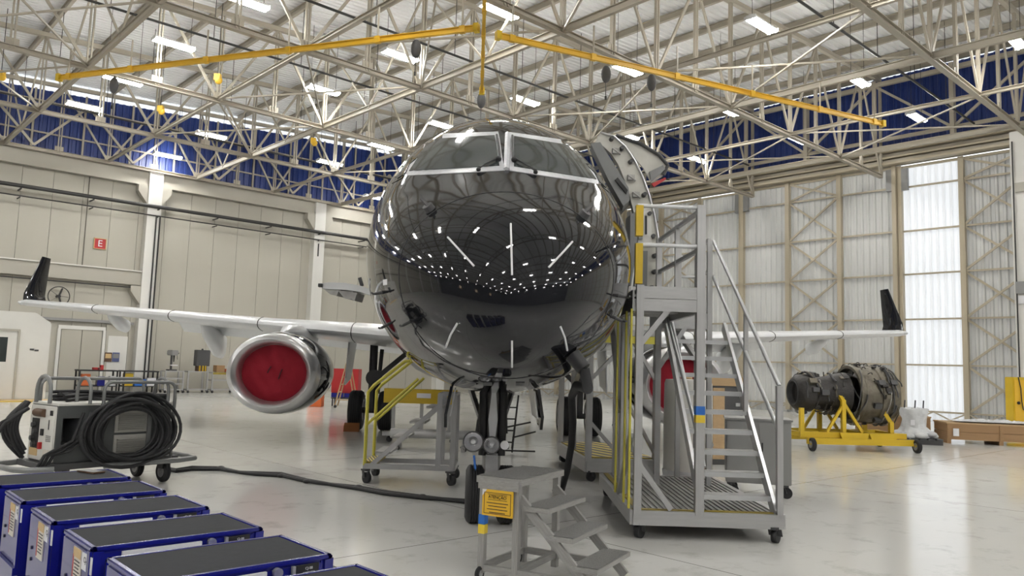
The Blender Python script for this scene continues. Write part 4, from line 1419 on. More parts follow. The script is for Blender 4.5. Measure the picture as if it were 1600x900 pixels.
for i, lb in enumerate(('blue tool chest with a bare grey mat, farthest in the row from the power unit',
                        'blue tool chest with a grey mat, second in the row from the step ladder end',
                        'blue tool chest with a grey mat, third in the row from the step ladder end',
                        'blue tool chest with a grey mat, third in the row from the ground power unit',
                        'blue tool chest with a grey mat, second in the row from the ground power unit',
                        'blue tool chest with a phone lying on its mat, closest to the ground power unit')):
    chest(i, lb)
ph = thing('phone', 'dark phone lying on a tool chest beside the power unit', 'phone', atz(142, 738, 0.9545), 0.35)
MB().box((0, 0, 0.005), (0.08, 0.16, 0.009)).build('case', 'brown', ph, bevel=0.003)
box(ph, 'screen', (0, 0, 0.0098), (0.07, 0.145, 0.001), 'dark_grey')

# ------------------------------------------------------------------ ground power unit with its cables
gp = place('power_unit', 'white-fronted ground power unit on a trolley draped with black cable', 'power unit', -5.4, 9.5, math.radians(54))
L_, Wd = 1.45, 0.68                        # x along the louvred side, y towards the back
MB().box((0.855, Wd / 2, 0.69), (1.19, Wd, 0.68)).box((0.03, Wd / 2, 0.69), (0.06, Wd, 0.68)).box((0.16, Wd / 2, 0.955), (0.2, Wd, 0.15)).box((0.16, Wd / 2, 0.455), (0.2, Wd, 0.21)).box((0.16, Wd - 0.15, 0.72), (0.2, 0.3, 0.32)).build('cabinet', 'unit_grey', gp)      # with an open bay in its side
MB().box((L_ / 2, Wd / 2, 1.045), (L_ + 0.02, Wd + 0.02, 0.03)).build('lid', 'white_wall', gp, bevel=0.006)
fp = MB().box((-0.012, Wd / 2, 0.69), (0.03, Wd - 0.04, 0.66)).build('front_panel', 'white_wall', gp, bevel=0.008)
RX = Matrix.Rotation(-math.pi / 2, 4, 'Z') @ Matrix.Rotation(math.pi / 2, 4, 'X')


def fbox(name, y0, y1, z0, z1, m, t=0.012, par=None):
    return box(par or gp, name, (-0.03, (y0 + y1) / 2, (z0 + z1) / 2), (t, abs(y1 - y0), z1 - z0), m)


MB().path([(-0.034, 0.26, 0.93), (-0.034, 0.5, 0.93)], 0.05, 10).build('display', 'brown', gp, smooth=True)
fbox('control_plate', 0.4, 0.58, 0.5, 0.86, 'dark')  # dark plate laid flat on the front behind the knobs, no recess cut
for y_, z_ in ((0.5, 0.78), (0.46, 0.7), (0.52, 0.62), (0.47, 0.55)):
    MB().cyl((-0.034, y_, z_), (-0.075, y_, z_), 0.03, n=14).build('knob', 'dark_grey', gp, smooth=True)
fbox('placard', 0.4, 0.6, 0.41, 0.5, 'label_tan')
fbox('emergency_stop', 0.29, 0.33, 0.5, 0.58, 'red', 0.07)
fbox('switch', 0.27, 0.33, 0.66, 0.74, 'dark', 0.03)
fbox('rating_plate', 0.1, 0.24, 0.4, 0.5, 'label_cream')
fbox('badge', 0.07, 0.13, 0.91, 0.97, 'dark')
text(gp, 'lettering', '1', 0.17, Matrix.Translation((-0.03, 0.15, 0.79)) @ RX, 'dark', 0.002)
for k in range(4):
    fbox('text_line', 0.08, 0.2, 0.66 - 0.02 * k, 0.666 - 0.02 * k, 'dark_grey', 0.008)
# side opening and louvred vents
for z0, z1 in ((0.68, 0.96), (0.42, 0.65)):
    pn = box(gp, 'vent_frame', (0.9, -0.008, (z0 + z1) / 2), (0.42, 0.018, z1 - z0), 'louvre')
    n_ = int((z1 - z0 - 0.05) / 0.024)
    for k in range(n_):
        zz = z0 + 0.03 + 0.024 * k
        bar(gp, 'louvre_slat', (0.73, -0.03, zz), (1.07, -0.03, zz), 0.03, 0.007, 'louvre')
# trolley
box(gp, 'trolley_bed', (L_ / 2, Wd / 2, 0.31), (L_ + 0.2, Wd + 0.16, 0.07), 'dark_grey')
MB().path([(-0.05, -0.12, 0.3), (-0.32, -0.05, 0.3), (-0.4, 0.1, 0.3), (-0.4, 0.6, 0.3), (-0.32, 0.75, 0.3), (-0.05, 0.8, 0.3)], 0.035, 10).build('bumper', 'tube_grey', gp, smooth=True)
MB().path([(0.5, -0.2, 0.3), (1.5, -0.22, 0.3), (1.75, -0.15, 0.3), (1.82, 0.1, 0.3), (1.82, 0.6, 0.3), (1.7, 0.75, 0.3), (1.4, 0.78, 0.3)], 0.035, 10).build('bumper', 'tube_grey', gp, smooth=True)
for x, y in ((0.1, 0.0), (0.1, 0.66), (1.4, 0.0), (1.4, 0.66)):
    wheel(gp, (x, y, 0.14), 0.14, 0.08, hub='grey_paint', n=24)
    box(gp, 'axle_block', (x, y, 0.24), (0.12, 0.12, 0.12), 'dark_grey')


def hoop(y, x0, x1, z0, z1, r=0.1, name='hoop', rr=0.022):
    pts = [Vector((x0, y, z0))] + arc((x0 + r, y, z1 - r), r, math.pi, math.pi / 2, 5, (1, 0, 0), (0, 0, 1)) + arc((x1 - r, y, z1 - r), r, math.pi / 2, 0, 5, (1, 0, 0), (0, 0, 1)) + [Vector((x1, y, z0))]
    MB().path(pts, rr, 8).build(name, 'tube_grey', gp, smooth=True)


hoop(-0.06, 0.5, 1.45, 0.3, 1.32)
hoop(0.74, 0.1, 1.45, 0.3, 1.34)
for x in (0.34, 1.36):
    pts = [Vector((x, -0.05, 1.05))] + arc((x, 0.12, 1.2), 0.17, math.pi, 0, 8, (0, 1, 0), (0, 0, 1)) + [Vector((x, 0.29, 1.05))]
    MB().path(pts, 0.022, 8).build('cable_horn', 'tube_grey', gp, smooth=True)
pts = [Vector((-0.02, 0.2, 1.05))] + arc((-0.02, 0.38, 1.2), 0.18, math.pi, 0, 8, (0, 1, 0), (0, 0, 1)) + [Vector((-0.02, 0.56, 1.05))]
MB().path(pts, 0.025, 8).build('cable_horn', 'tube_grey', gp, smooth=True)
for x in (0.5, 1.12):
    bar(gp, 'upright', (x, -0.06, 0.32), (x, -0.06, 1.05), 0.045, 0.03, 'tube_grey', up=(0, 1, 0))
# coils of cable on the louvred side, over the lid and on the end
rnd = random.Random(11)
for k in range(13):
    rx, rz = 0.48 + rnd.uniform(-0.12, 0.1), 0.39 + rnd.uniform(-0.1, 0.05)
    cx, cz, yo = 0.84 + rnd.uniform(-0.09, 0.07), 0.76 + rnd.uniform(-0.06, 0.04), -0.1 - 0.012 * k
    pts = [Vector((cx + rx * math.cos(a) * (1 - 0.12 * math.sin(a)), yo - 0.03 * math.sin(2 * a + k), cz + rz * math.sin(a) * (1.08 if math.sin(a) < 0 else 0.95))) for a in [2 * math.pi * j / 30 for j in range(30)]]
    MB().path(pts, 0.021, 8, closed=True).build('cable_loop', 'rubber', gp, smooth=True)
for k in range(9):
    pts = [Vector((0.2 + 1.25 * t, 0.25 + 0.3 * math.sin(math.pi * t + 0.2 * k) + 0.02 * k, 1.08 + 0.022 * (k % 4) + 0.03 * math.sin(3 * t + k))) for t in [j / 14 for j in range(15)]]
    MB().path(pts, 0.021, 8).build('cable_run', 'rubber', gp, smooth=True)
for k in range(6):
    rz = 0.28 + 0.03 * (k % 3)
    pts = [Vector((0.0 - 0.05 - 0.16 * math.sin(math.pi * t) * (0.6 + 0.15 * k) + 0.02, Wd + 0.03 + 0.06 * math.sin(math.pi * t) + 0.02 * k, 1.05 - (0.6 + 0.05 * (k % 3)) * t)) for t in [j / 14 for j in range(15)]]
    MB().path(pts, 0.02, 8).build('cable_loop', 'rubber', gp, smooth=True)
for k in range(3):
    pts = [Vector((0.45 - 0.1 * k, -0.1, 0.95)), Vector((0.25 - 0.06 * k, -0.14, 0.62)), Vector((0.1 - 0.1 * k, -0.12, 0.5)), Vector((-0.05 - 0.05 * k, -0.08, 0.46)), Vector((-0.1 - 0.05 * k, -0.02, 0.3))]
    MB().path(pts, 0.02, 8).build('cable_end', 'rubber', gp, smooth=True)
for k in range(2):
    pts = [Vector((-0.1, 0.55, 0.98)), Vector((-0.32, 0.62 + 0.1 * k, 0.8)), Vector((-0.45, 0.75, 0.5)), Vector((-0.42, 0.8, 0.33)), Vector((-0.5, 0.95 + 0.1 * k, 0.05)), Vector((-0.7, 1.5, 0.03))]
    MB().path(pts, 0.022, 8).build('cable_end', 'rubber', gp, smooth=True)
# the cable that runs over the floor to the nose wheel
cb = thing('floor_cable', 'thick black power cable lying across the floor to the nose gear', 'cable', atz(262, 736, 0))
pl = [(254, 731), (275, 734), (300, 730), (345, 731), (375, 738), (400, 741), (440, 743), (480, 752), (520, 757), (560, 761), (600, 768), (660, 776), (700, 781), (745, 786)]
for k in range(2):
    pts = [atz(x, y + 3 * k * math.sin(0.8 * i), 0.025) - cb.location for i, (x, y) in enumerate(pl)]
    fine = []
    for i in range(len(pts) - 1):
        for j in range(4):
            fine.append(lerp(pts[i], pts[i + 1], j / 4))
    MB().path([p + Vector((0, 0, 0.0)) for p in fine] + [pts[-1]], 0.024, 8).build('conductor', 'rubber', cb, smooth=True)
for i in (3, 6, 7, 9, 11):
    q = atz(*pl[i], 0.025) - cb.location
    ball(cb, 'cable_tie', q, (0.06, 0.06, 0.032), 'rubber')
# hose from the hull to the floor
hs = thing('air_hose', 'thick black hose hanging from the fuselage side down to the floor', 'hose', atz(878, 766, 0))
c_, n_ = cast(893, 553, 0.012)                # just clear of the skin
h0 = ACW @ c_
h1 = h0 + (ACW.to_3x3() @ n_) * 0.15
hp = [h0, h1, h1 + (ACW.to_3x3() @ n_) * 0.05 + Vector((0, 0, -0.12)), lerp(h1, at(893, 620, 9.3), 0.5), at(893, 620, 9.3), at(895, 660, 9.6), at(893, 695, 9.9), at(886, 735, 10.3), atz(878, 764, 0.05), atz(868, 770, 0.05)]
MB().path([p - hs.location for p in hp[1:]], 0.045, 10).build('tube', 'rubber', hs, smooth=True)
MB().cyl(hp[0] - hs.location, hp[1] - hs.location, 0.07, 0.06, 14).build('coupling', 'dark', hs, smooth=True)


# ------------------------------------------------------------------ right-hand side of the floor
dm = place('wrapped_roll', 'tall white wrapped roll standing behind the stair', 'roll', 2.68, 11.75)
MB().lathe([(0.001, 0.0), (0.33, 0.0), (0.36, 0.02), (0.355, 0.4), (0.36, 0.9), (0.35, 1.5), (0.33, 1.56), (0.001, 1.57)], 36).build('wrap', 'white_wall', dm, smooth=True)
b = MB()
b.grid([[(0.365 * math.cos(a) * (1 + 0.04 * math.sin(9 * a + j)), 0.365 * math.sin(a) * (1 + 0.04 * math.sin(7 * a + 2 * j)), 0.02 + 0.045 * j) for a in [2 * math.pi * k / 40 for k in range(41)]] for j in range(6)])
b.build('plastic_skirt', 'plastic_wrap', dm, smooth=True)
rod(dm, 'core', (0, 0, 1.55), (0, 0, 1.6), 0.06, 'wood_light')
ex = place('fire_extinguisher', 'red fire extinguisher beside the white wrapped roll', 'extinguisher', 2.62, 10.87)
MB().lathe([(0.001, 0.0), (0.085, 0.0), (0.09, 0.02), (0.09, 0.5), (0.07, 0.57), (0.03, 0.6), (0.03, 0.64), (0.001, 0.64)], 24).build('cylinder', 'red', ex, smooth=True)
MB().box((0, 0, 0.67), (0.03, 0.12, 0.03)).bar((0, 0, 0.69), (0, -0.1, 0.73), 0.02).build('valve', 'dark', ex)
box(ex, 'label', (0, -0.086, 0.3), (0.1, 0.012, 0.16), 'label_white')
MB().path([(0.03, 0, 0.66), (0.1, 0, 0.6), (0.11, 0, 0.3), (0.1, 0, 0.15)], 0.012, 8).build('hose', 'dark', ex, smooth=True)

cbn = place('cabinet', 'grey steel cabinet on casters behind the tall access stand', 'cabinet', 3.05, 11.0, math.radians(-14))
MB().box((0.42, 0.3, 0.61), (0.86, 0.62, 0.86)).build('body', 'grey_paint', cbn, bevel=0.008)
for k in range(2):
    box(cbn, 'door', (0.21 + 0.43 * k, -0.016, 0.61), (0.41, 0.016, 0.8), 'grey_paint')
    box(cbn, 'handle', (0.38 + 0.09 * k, -0.03, 0.68), (0.018, 0.02, 0.12), 'dark')
box(cbn, 'paper_notice', (0.853, 0.25, 0.92), (0.006, 0.12, 0.15), 'label_white')
box(cbn, 'top', (0.42, 0.3, 1.05), (0.9, 0.66, 0.025), 'grey_paint')
for x, y in ((0.06, 0.05), (0.76, 0.05), (0.06, 0.5), (0.76, 0.5)):
    caster(cbn, x, y, 0.18, 0.075)
bx = place('equipment_case', 'tall black and tan case standing behind the grey cabinet', 'case', 4.05, 14.6, 0.1)
MB().box((0, 0.3, 0.72), (0.62, 0.6, 1.44)).build('body', 'dark_grey', bx, bevel=0.01)
box(bx, 'tan_panel', (-0.16, -0.004, 0.75), (0.22, 0.02, 1.3), 'wood_light')
box(bx, 'lid', (0, 0.3, 1.52), (0.66, 0.64, 0.16), 'wood_light')
for z_ in (0.4, 1.1):
    box(bx, 'latch', (0.2, -0.012, z_), (0.08, 0.03, 0.06), 'aluminium')

# engine on its yellow stand
en = place('jet_engine', 'dark bare jet engine with a wide fan case mounted on a yellow stand', 'engine', 7.9, 18.6, math.radians(6))
EZ = 1.28
RXm = lambda x0: Matrix.Translation((x0, 0, EZ)) @ Matrix.Rotation(math.pi / 2, 4, 'Y')
MB().lathe([(0.26, 0.0), (0.31, 0.0), (0.36, 0.04), (0.42, 0.12), (0.44, 0.4), (0.36, 0.5), (0.4, 0.8), (0.46, 1.0), (0.5, 1.25), (0.3, 1.3)], 40, RXm(-1.25)).build('core_case', 'engine_dark', en, smooth=True)
MB().lathe([(0.24, 0.16), (0.27, 0.0), (0.3, -0.01), (0.3, 0.03)], 32, RXm(-1.25)).build('exhaust_ring', 'dark_grey', en, smooth=True)
MB().lathe([(0.001, 0.1), (0.26, 0.12)], 32, RXm(-1.25)).build('turbine_face', 'engine_dark', en)
fc = MB().lathe([(0.6, 0.0), (0.665, 0.0), (0.68, 0.03), (0.68, 0.12), (0.66, 0.14), (0.66, 0.5), (0.69, 0.52), (0.69, 0.6), (0.66, 0.62), (0.655, 0.95), (0.6, 0.97), (0.58, 0.5), (0.6, 0.0)], 48, RXm(0.1)).build('fan_case', 'engine_metal', en, smooth=True)
MB().lathe([(0.001, 0.5), (0.58, 0.5)], 40, RXm(0.1)).build('fan_disc', 'engine_dark', fc)
for k in range(10):                        # outlet struts behind the fan
    a = 2 * math.pi * k / 10
    bar(fc, 'strut', (0.25, 0.42 * math.cos(a), EZ + 0.42 * math.sin(a)), (0.3, 0.6 * math.cos(a), EZ + 0.6 * math.sin(a)), 0.2, 0.03, 'aluminium_worn', up=(1, 0, 0))
rnd = random.Random(5)
for k in range(64):                        # pipes and harnesses wrapped round the cases
    x = rnd.uniform(-1.1, 1.0)
    r = 0.47 if x < 0.05 else 0.70
    if -0.85 < x < -0.5:
        r = 0.44
    a0 = rnd.uniform(0, 6.28)
    n_ = 8
    sp = rnd.uniform(0.5, 1.6)
    dx = rnd.uniform(-0.2, 0.25)
    pts = [Vector((min(1.05, max(-1.2, x + dx * j / n_)), (r + 0.02 * math.sin(j)) * math.cos(a0 + sp * j / n_), EZ + (r + 0.02 * math.sin(j)) * math.sin(a0 + sp * j / n_))) for j in range(n_ + 1)]
    MB().path(pts, rnd.choice((0.012, 0.016, 0.024)), 6).build('pipe', rnd.choice(('engine_metal', 'engine_dark', 'dark_grey', 'aluminium_worn')), en, smooth=True)
for k in range(60):                        # boxes and fittings
    x = rnd.uniform(-1.1, 1.0)
    r = 0.46 if x < 0.05 else 0.69
    a = rnd.uniform(0, 6.28)
    s_ = rnd.uniform(0.05, 0.13)
    f = Matrix.Translation((x, r * math.cos(a), EZ + r * math.sin(a))) @ Matrix.Rotation(a, 4, 'X') @ Matrix.Diagonal((s_ * 1.4, s_ * 0.8, s_, 1))
    link('fitting', unit('box', rnd.choice(('engine_dark', 'engine_metal', 'dark_grey'))), en, f)
for k in range(9):
    a = math.pi * (0.15 + 0.7 * k / 8)
    MB().path(arc((0.3 + 0.08 * (k % 3), 0.7 * math.cos(a), EZ + 0.7 * math.sin(a)), 0.05, 0, math.pi, 6, (1, 0, 0), (0, math.cos(a), math.sin(a))), 0.01, 6).build('lifting_eye', 'dark', en)
ty = 'yellow'
for y in (-0.55, 0.55):
    bar(en, 'stand_rail', (-1.35, y, 0.36), (1.2, y, 0.36), 0.1, 0.12, ty)
    bar(en, 'skid', (-1.2, y * 1.15, 0.22), (1.35, y * 1.15, 0.22), 0.12, 0.14, ty)
    for x, zt in ((-1.3, 0.95), (-0.3, 1.15), (0.85, 0.68)):
        bar(en, 'upright', (x, y, 0.36), (x, y, zt), 0.09, 0.09, ty, up=(0, 1, 0))
    bar(en, 'brace', (-0.3, y, 1.1), (0.15, y, 0.42), 0.06, 0.06, ty)
    bar(en, 'brace', (-0.3, y, 1.05), (-0.7, y, 0.42), 0.06, 0.06, ty)
    bar(en, 'cradle_arm', (-0.3, y, 1.12), (-0.3, y * 0.6, EZ), 0.08, 0.08, ty)
    bar(en, 'cradle_arm', (0.85, y, 0.66), (0.7, y * 0.9, EZ - 0.35), 0.08, 0.08, ty)
for x in (-1.3, -0.3, 0.4, 1.15):
    bar(en, 'cross_member', (x, -0.6, 0.36), (x, 0.6, 0.36), 0.1, 0.1, ty)
for x in (-0.1, 0.6):
    MB().prism([(x - 0.25, -0.68, 0.15), (x + 0.25, -0.68, 0.15), (x + 0.35, -0.68, 0.42), (x - 0.35, -0.68, 0.42)], (0, 0.06, 0)).build('forklift_pocket', ty, en)
for x, y in ((-1.15, -0.75), (1.35, -0.75), (-1.15, 0.75), (1.35, 0.75)):
    wheel(en, (x, y, 0.15), 0.15, 0.09, hub='grey_paint', n=20)
    bar(en, 'caster_arm', (x, y * 0.86, 0.26), (x, y, 0.15), 0.06, 0.06, ty)


def crate(x, d, yaw, L_, W_, H_, label, top='wood_light'):
    t = place('wooden_crate', label, 'crate', x, d, yaw, group='wooden crates along the doors')
    n_ = max(2, round(H_ / 0.22))
    for k in range(n_):
        z0 = 0.1 + (H_ - 0.1) * (k + 0.5) / n_
        for y in (0, W_):
            box(t, 'board', (L_ / 2, y, z0), (L_, 0.025, (H_ - 0.1) / n_ - 0.012), 'wood')
        for x_ in (0, L_):
            box(t, 'board', (x_, W_ / 2, z0), (0.025, W_, (H_ - 0.1) / n_ - 0.012), 'wood')
    for x_ in (0.04, L_ / 2, L_ - 0.04):
        box(t, 'batten', (x_, -0.025, H_ / 2 + 0.05), (0.09, 0.025, H_ - 0.1), 'wood')
        box(t, 'skid', (x_, W_ / 2, 0.05), (0.1, W_, 0.1), 'wood')
    box(t, 'lid', (L_ / 2, W_ / 2, H_ + 0.015), (L_ + 0.06, W_ + 0.06, 0.04), top)
    return t


c1 = crate(10.0, 22.3, -0.25, 1.75, 1.0, 0.62, 'closed wooden crate behind the jet engine stand')
box(c1, 'paper_label', (1.45, -0.045, 0.4), (0.16, 0.01, 0.2), 'label_white')
c2 = crate(11.8, 21.2, -0.22, 2.6, 1.1, 0.52, 'long wooden crate with plastic sheeting on its lid, near the yellow box')
box(c2, 'paper_label', (0.2, -0.045, 0.3), (0.14, 0.01, 0.2), 'label_white')
rnd = random.Random(8)
b = MB()
b.grid([[(0.3 + 2.1 * i / 24, 0.1 + 0.9 * j / 10, 0.56 + 0.09 * rnd.random() * math.sin(math.pi * j / 10) * math.sin(math.pi * i / 24) + 0.03) for i in range(25)] for j in range(11)])
b.build('plastic_sheet', 'plastic_wrap', c2, smooth=True)
pw = place('wrapped_pallet', 'dark pallet with a plastic-wrapped engine part between the wooden crates', 'pallet', 10.75, 20.9, -0.25)
for k in range(4):
    box(pw, 'runner', (0, -0.4 + 0.27 * k, 0.06), (1.15, 0.1, 0.12), 'dark_grey')
for k in range(6):
    box(pw, 'slat', (-0.5 + 0.2 * k, 0, 0.14), (0.15, 1.0, 0.03), 'dark_grey')
b = MB()
prof = [(0.52, 0.16), (0.5, 0.3), (0.36, 0.42), (0.34, 0.62), (0.42, 0.8), (0.4, 0.9), (0.1, 0.92)]
b.grid([[(r * 0.85 * math.cos(a) * (1 + 0.07 * math.sin(5 * a + 3 * k)), r * 0.85 * math.sin(a) * (1 + 0.06 * math.sin(8 * a + k)), z_ + 0.02 * math.sin(6 * a + k)) for a in [2 * math.pi * j / 36 for j in range(37)]] for k, (r, z_) in enumerate(prof)])
b.build('wrapped_part', 'plastic_wrap', pw, smooth=True)
for k in range(9):
    a = 0.7 * k
    ball(pw, 'wrap_bundle', (0.42 * math.cos(a), 0.4 * math.sin(a), 0.2 + 0.03 * (k % 3)), (0.17, 0.14, 0.09), 'plastic_wrap', 10)
for x, y in ((-0.25, -0.1), (0.05, 0.1), (0.25, 0.1)):
    rod(pw, 'pin', (x, y, 0.85), (x + 0.02, y, 1.12), 0.018, 'dark_grey')
box(pw, 'tag', (-0.1, -0.33, 0.55), (0.1, 0.01, 0.14), 'label_white')
yb = place('control_box', 'tall yellow control box with a cable, at the foot of the concrete pier', 'control box', *local(on_u(1592, 640, U1 - 6.5))[:2], PHI * 0)
pb = local(on_u(1592, 640, U1 - 6.5))
MB().box((0.15, 0.2, 0.92), (0.62, 0.4, 1.84)).build('housing', 'yellow', yb, bevel=0.015)
box(yb, 'door', (0.15, -0.008, 0.95), (0.54, 0.02, 1.6), 'crane_yellow')
ball(yb, 'socket', (-0.02, -0.04, 1.05), (0.05, 0.04, 0.05), 'dark')
MB().path([(0.0, -0.03, 1.84), (0.05, -0.05, 1.5), (0.06, -0.06, 1.1), (0.1, -0.06, 0.85), (0.25, -0.06, 0.8)], 0.015, 8).build('cable', 'dark', yb, smooth=True)

# ------------------------------------------------------------------ behind the nose: carts, ladders
yc = place('yellow_beam_cart', 'low cart carrying a yellow beam, behind the yellow-railed stair', 'cart', -2.55, 16.9)
bar(yc, 'beam', (-0.1, 0, 0.98), (1.45, 0, 0.98), 0.3, 0.3, 'yellow')
box(yc, 'placard', (0.75, -0.16, 1.0), (0.3, 0.012, 0.1), 'label_white')
for x in (0.1, 0.7, 1.3):
    bar(yc, 'leg', (x, 0, 0.12), (x, 0, 0.85), 0.07, 0.07, 'aluminium', up=(0, 1, 0))
bar(yc, 'base', (-0.1, 0, 0.18), (1.45, 0, 0.18), 0.3, 0.08, 'aluminium')
for x in (0.0, 1.35):
    caster(yc, x, 0, 0.15, 0.06)
tb = place('tow_bar', 'grey tubular tow bar lying low behind the yellow-railed stair', 'tow bar', -2.3, 15.6)
rod(tb, 'tube', (0, 0, 0.3), (1.6, 0, 0.3), 0.09, 'aluminium', 16)
for x in (0.15, 1.45):
    bar(tb, 'foot', (x, -0.3, 0.05), (x, 0.3, 0.05), 0.08, 0.1, 'aluminium')
    bar(tb, 'upright', (x, 0, 0.05), (x, 0, 0.3), 0.06, 0.06, 'aluminium', up=(0, 1, 0))
    caster(tb, x, -0.25, 0.1, 0.04)
bl = place('wheeled_ladder', 'small black folding ladder frame behind the nose gear', 'ladder', -0.65, 15.4)
for x in (0.0, 0.75):
    rod(bl, 'rail', (x, 0, 0.02), (x + 0.1, 0.5, 1.1), 0.018, 'dark')
    rod(bl, 'rail', (x, 0.7, 0.02), (x + 0.1, 0.5, 1.1), 0.018, 'dark')
for k in range(4):
    rod(bl, 'rung', (0.02 + 0.02 * k, 0.1 + 0.1 * k, 0.2 + 0.22 * k), (0.77 + 0.02 * k, 0.1 + 0.1 * k, 0.2 + 0.22 * k), 0.014, 'dark')
for p_, q_ in (((0, 0, 0.35), (1.1, 0.1, 0.6)), ((0.75, 0, 0.3), (1.2, 0.1, 0.42)), ((0, 0, 0.05), (1.2, 0, 0.05))):
    rod(bl, 'stay', p_, q_, 0.016, 'dark')
rc = place('tool_rack', 'red cabinet with blue bins far behind the engine with the red cover', 'rack', -6.6, 29.5)
MB().box((0.45, 0.3, 0.95), (1.0, 0.6, 0.9)).build('body', 'red', rc, bevel=0.01)
for k in range(4):
    box(rc, 'bin', (0.1 + 0.24 * k, -0.02, 0.42), (0.2, 0.3, 0.16), 'blue_paint')
box(rc, 'shelf', (0.45, 0.3, 0.3), (1.0, 0.6, 0.05), 'dark_grey')
for x in (0, 0.9):
    bar(rc, 'leg', (x, 0.1, 0), (x, 0.1, 0.5), 0.05, 0.05, 'dark_grey', up=(0, 1, 0))
    bar(rc, 'leg', (x, 0.5, 0), (x, 0.5, 0.5), 0.05, 0.05, 'dark_grey', up=(0, 1, 0))
al_ = place('a_frame_ladder', 'tan A-frame ladder on wheels in front of the red cabinet', 'ladder', -6.25, 28.4)
for y in (0, 0.5):
    rod(al_, 'rail', (0, y, 0.06), (0.35, y, 1.6), 0.025, 'wood_light')
    rod(al_, 'rail', (0.75, y, 0.06), (0.4, y, 1.6), 0.025, 'wood_light')
for k in range(5):
    rod(al_, 'rung', (0.06 + 0.06 * k, 0, 0.3 + 0.27 * k), (0.06 + 0.06 * k, 0.5, 0.3 + 0.27 * k), 0.018, 'wood_light')
rod(al_, 'stretcher', (0.05, 0, 0.3), (0.7, 0, 0.3), 0.018, 'wood_light')
for x in (0.02, 0.73):
    ball(al_, 'wheel', (x, 0, 0.06), 0.06, 'dark')
oc = place('orange_bin', 'orange box on the floor beside the red cabinet', 'box', -7.05, 28.9)
MB().box((0, 0, 0.3), (0.5, 0.45, 0.6)).build('body', 'orange', oc, bevel=0.02)
box(oc, 'lid', (0, 0, 0.62), (0.54, 0.48, 0.05), 'orange')

# ------------------------------------------------------------------ along the panelled wall
bt = thing('booth', 'white office booth with a dark window against the panelled wall', 'booth', at(76, 560, 28.0) * 1.0, 0)
bt.location.z = 0
MB().prism([(0, 0, 0), (0, 0, 2.7), (-0.5, 0, 3.05), (-4.6, 0, 3.05), (-4.6, 0, 0)], (0, 2.6, 0)).build('shell', 'white_wall', bt, bevel=0.03)
box(bt, 'window', (-1.75, -0.01, 1.72), (0.9, 0.04, 0.85), 'glass_dark')
box(bt, 'door', (-1.75, -0.015, 1.15), (1.5, 0.05, 2.25), 'white_wall').scale = (1.5, 0.02, 2.25)
for x_ in (-2.52, -0.98):
    box(bt, 'door_frame', (x_, -0.03, 1.2), (0.07, 0.06, 2.4), 'wall_beam')
box(bt, 'door_frame', (-1.75, -0.03, 2.4), (1.6, 0.06, 0.07), 'wall_beam')
box(bt, 'green_sign', (-1.6, -0.05, 1.02), (0.3, 0.02, 0.28), 'label_white')
box(bt, 'sign_mark', (-1.6, -0.065, 1.02), (0.2, 0.01, 0.14), 'dark_grey')
for x_, z_ in ((-0.55, 1.75), (-0.4, 1.72)):
    box(bt, 'notice', (x_, -0.02, z_), (0.12, 0.02, 0.06), 'dark_grey')
fm_ = thing('floor_mat', 'tan mat on the floor in front of the white booth', 'mat', atz(20, 618, 0.0), 0)
MB().box((-0.6, 0.2, 0.01), (3.4, 1.3, 0.02)).build('mat_body', 'label_tan', fm_, bevel=0.005)
fm_.location.y = bt.location.y - 0.9
bar(fm_, 'edge_strip', (-2.3, -0.46, 0.012), (1.1, -0.46, 0.012), 0.06, 0.024, 'yellow')


def wall_thing(name, label, cat, px, py, off=0.0, group=None):
    p_ = onwall(px, py, 0.02 + off)
    return thing(name, label, cat, p_, 0, group), p_


es, p_ = wall_thing('exit_sign', 'red square sign with a white letter E high on the panelled wall', 'sign', 156, 381)
MB().box((0, -0.02, 0), (0.5, 0.04, 0.46)).build('board', 'red', es, bevel=0.006)
text(es, 'lettering', 'E', 0.42, Matrix.Translation((0, -0.045, 0)) @ Matrix.Rotation(math.pi / 2, 4, 'X'), 'label_white', 0.004)
for x_ in (-0.245, 0.245):
    box(es, 'rim', (x_, -0.03, 0), (0.03, 0.06, 0.5), 'label_tan')
for z_ in (-0.235, 0.235):
    box(es, 'rim', (0, -0.03, z_), (0.5, 0.06, 0.03), 'label_tan')
for px, m, lb in ((169, 'brown', 'warm brown poster on the wall door beside the workbenches'), (181, 'blue_side', 'blue-grey poster on the wall door next to the brown one')):
    po, p_ = wall_thing('poster', lb, 'poster', px, 558, 0.12)
    box(po, 'sheet', (0, 0, 0), (0.3, 0.012, 0.42), m)
    box(po, 'picture', (0, -0.008, 0.05), (0.24, 0.006, 0.2), 'label_tan' if m == 'brown' else 'grey_paint')
fn, p_ = wall_thing('wall_fan', 'round black wall fan behind the wing tip', 'fan', 92, 463, 0.3)
MB().path([Vector((0.42 * math.cos(a), 0, 0.42 * math.sin(a))) for a in [2 * math.pi * k / 28 for k in range(28)]], 0.02, 6, closed=True).build('ring', 'dark', fn)
for k in range(5):
    a = 2 * math.pi * k / 5
    bar(fn, 'blade', (0.05 * math.cos(a), 0, 0.05 * math.sin(a)), (0.38 * math.cos(a), 0.04, 0.38 * math.sin(a)), 0.13, 0.01, 'dark_grey')
MB().cyl((0, -0.05, 0), (0, 0.3, 0), 0.07, n=14).build('motor', 'dark', fn)


def foot(px, v=36.8):                   # floor point in front of the wall, below a pixel column
    q = on_v(px, 620, v)
    return Vector((q.x, v, 0))


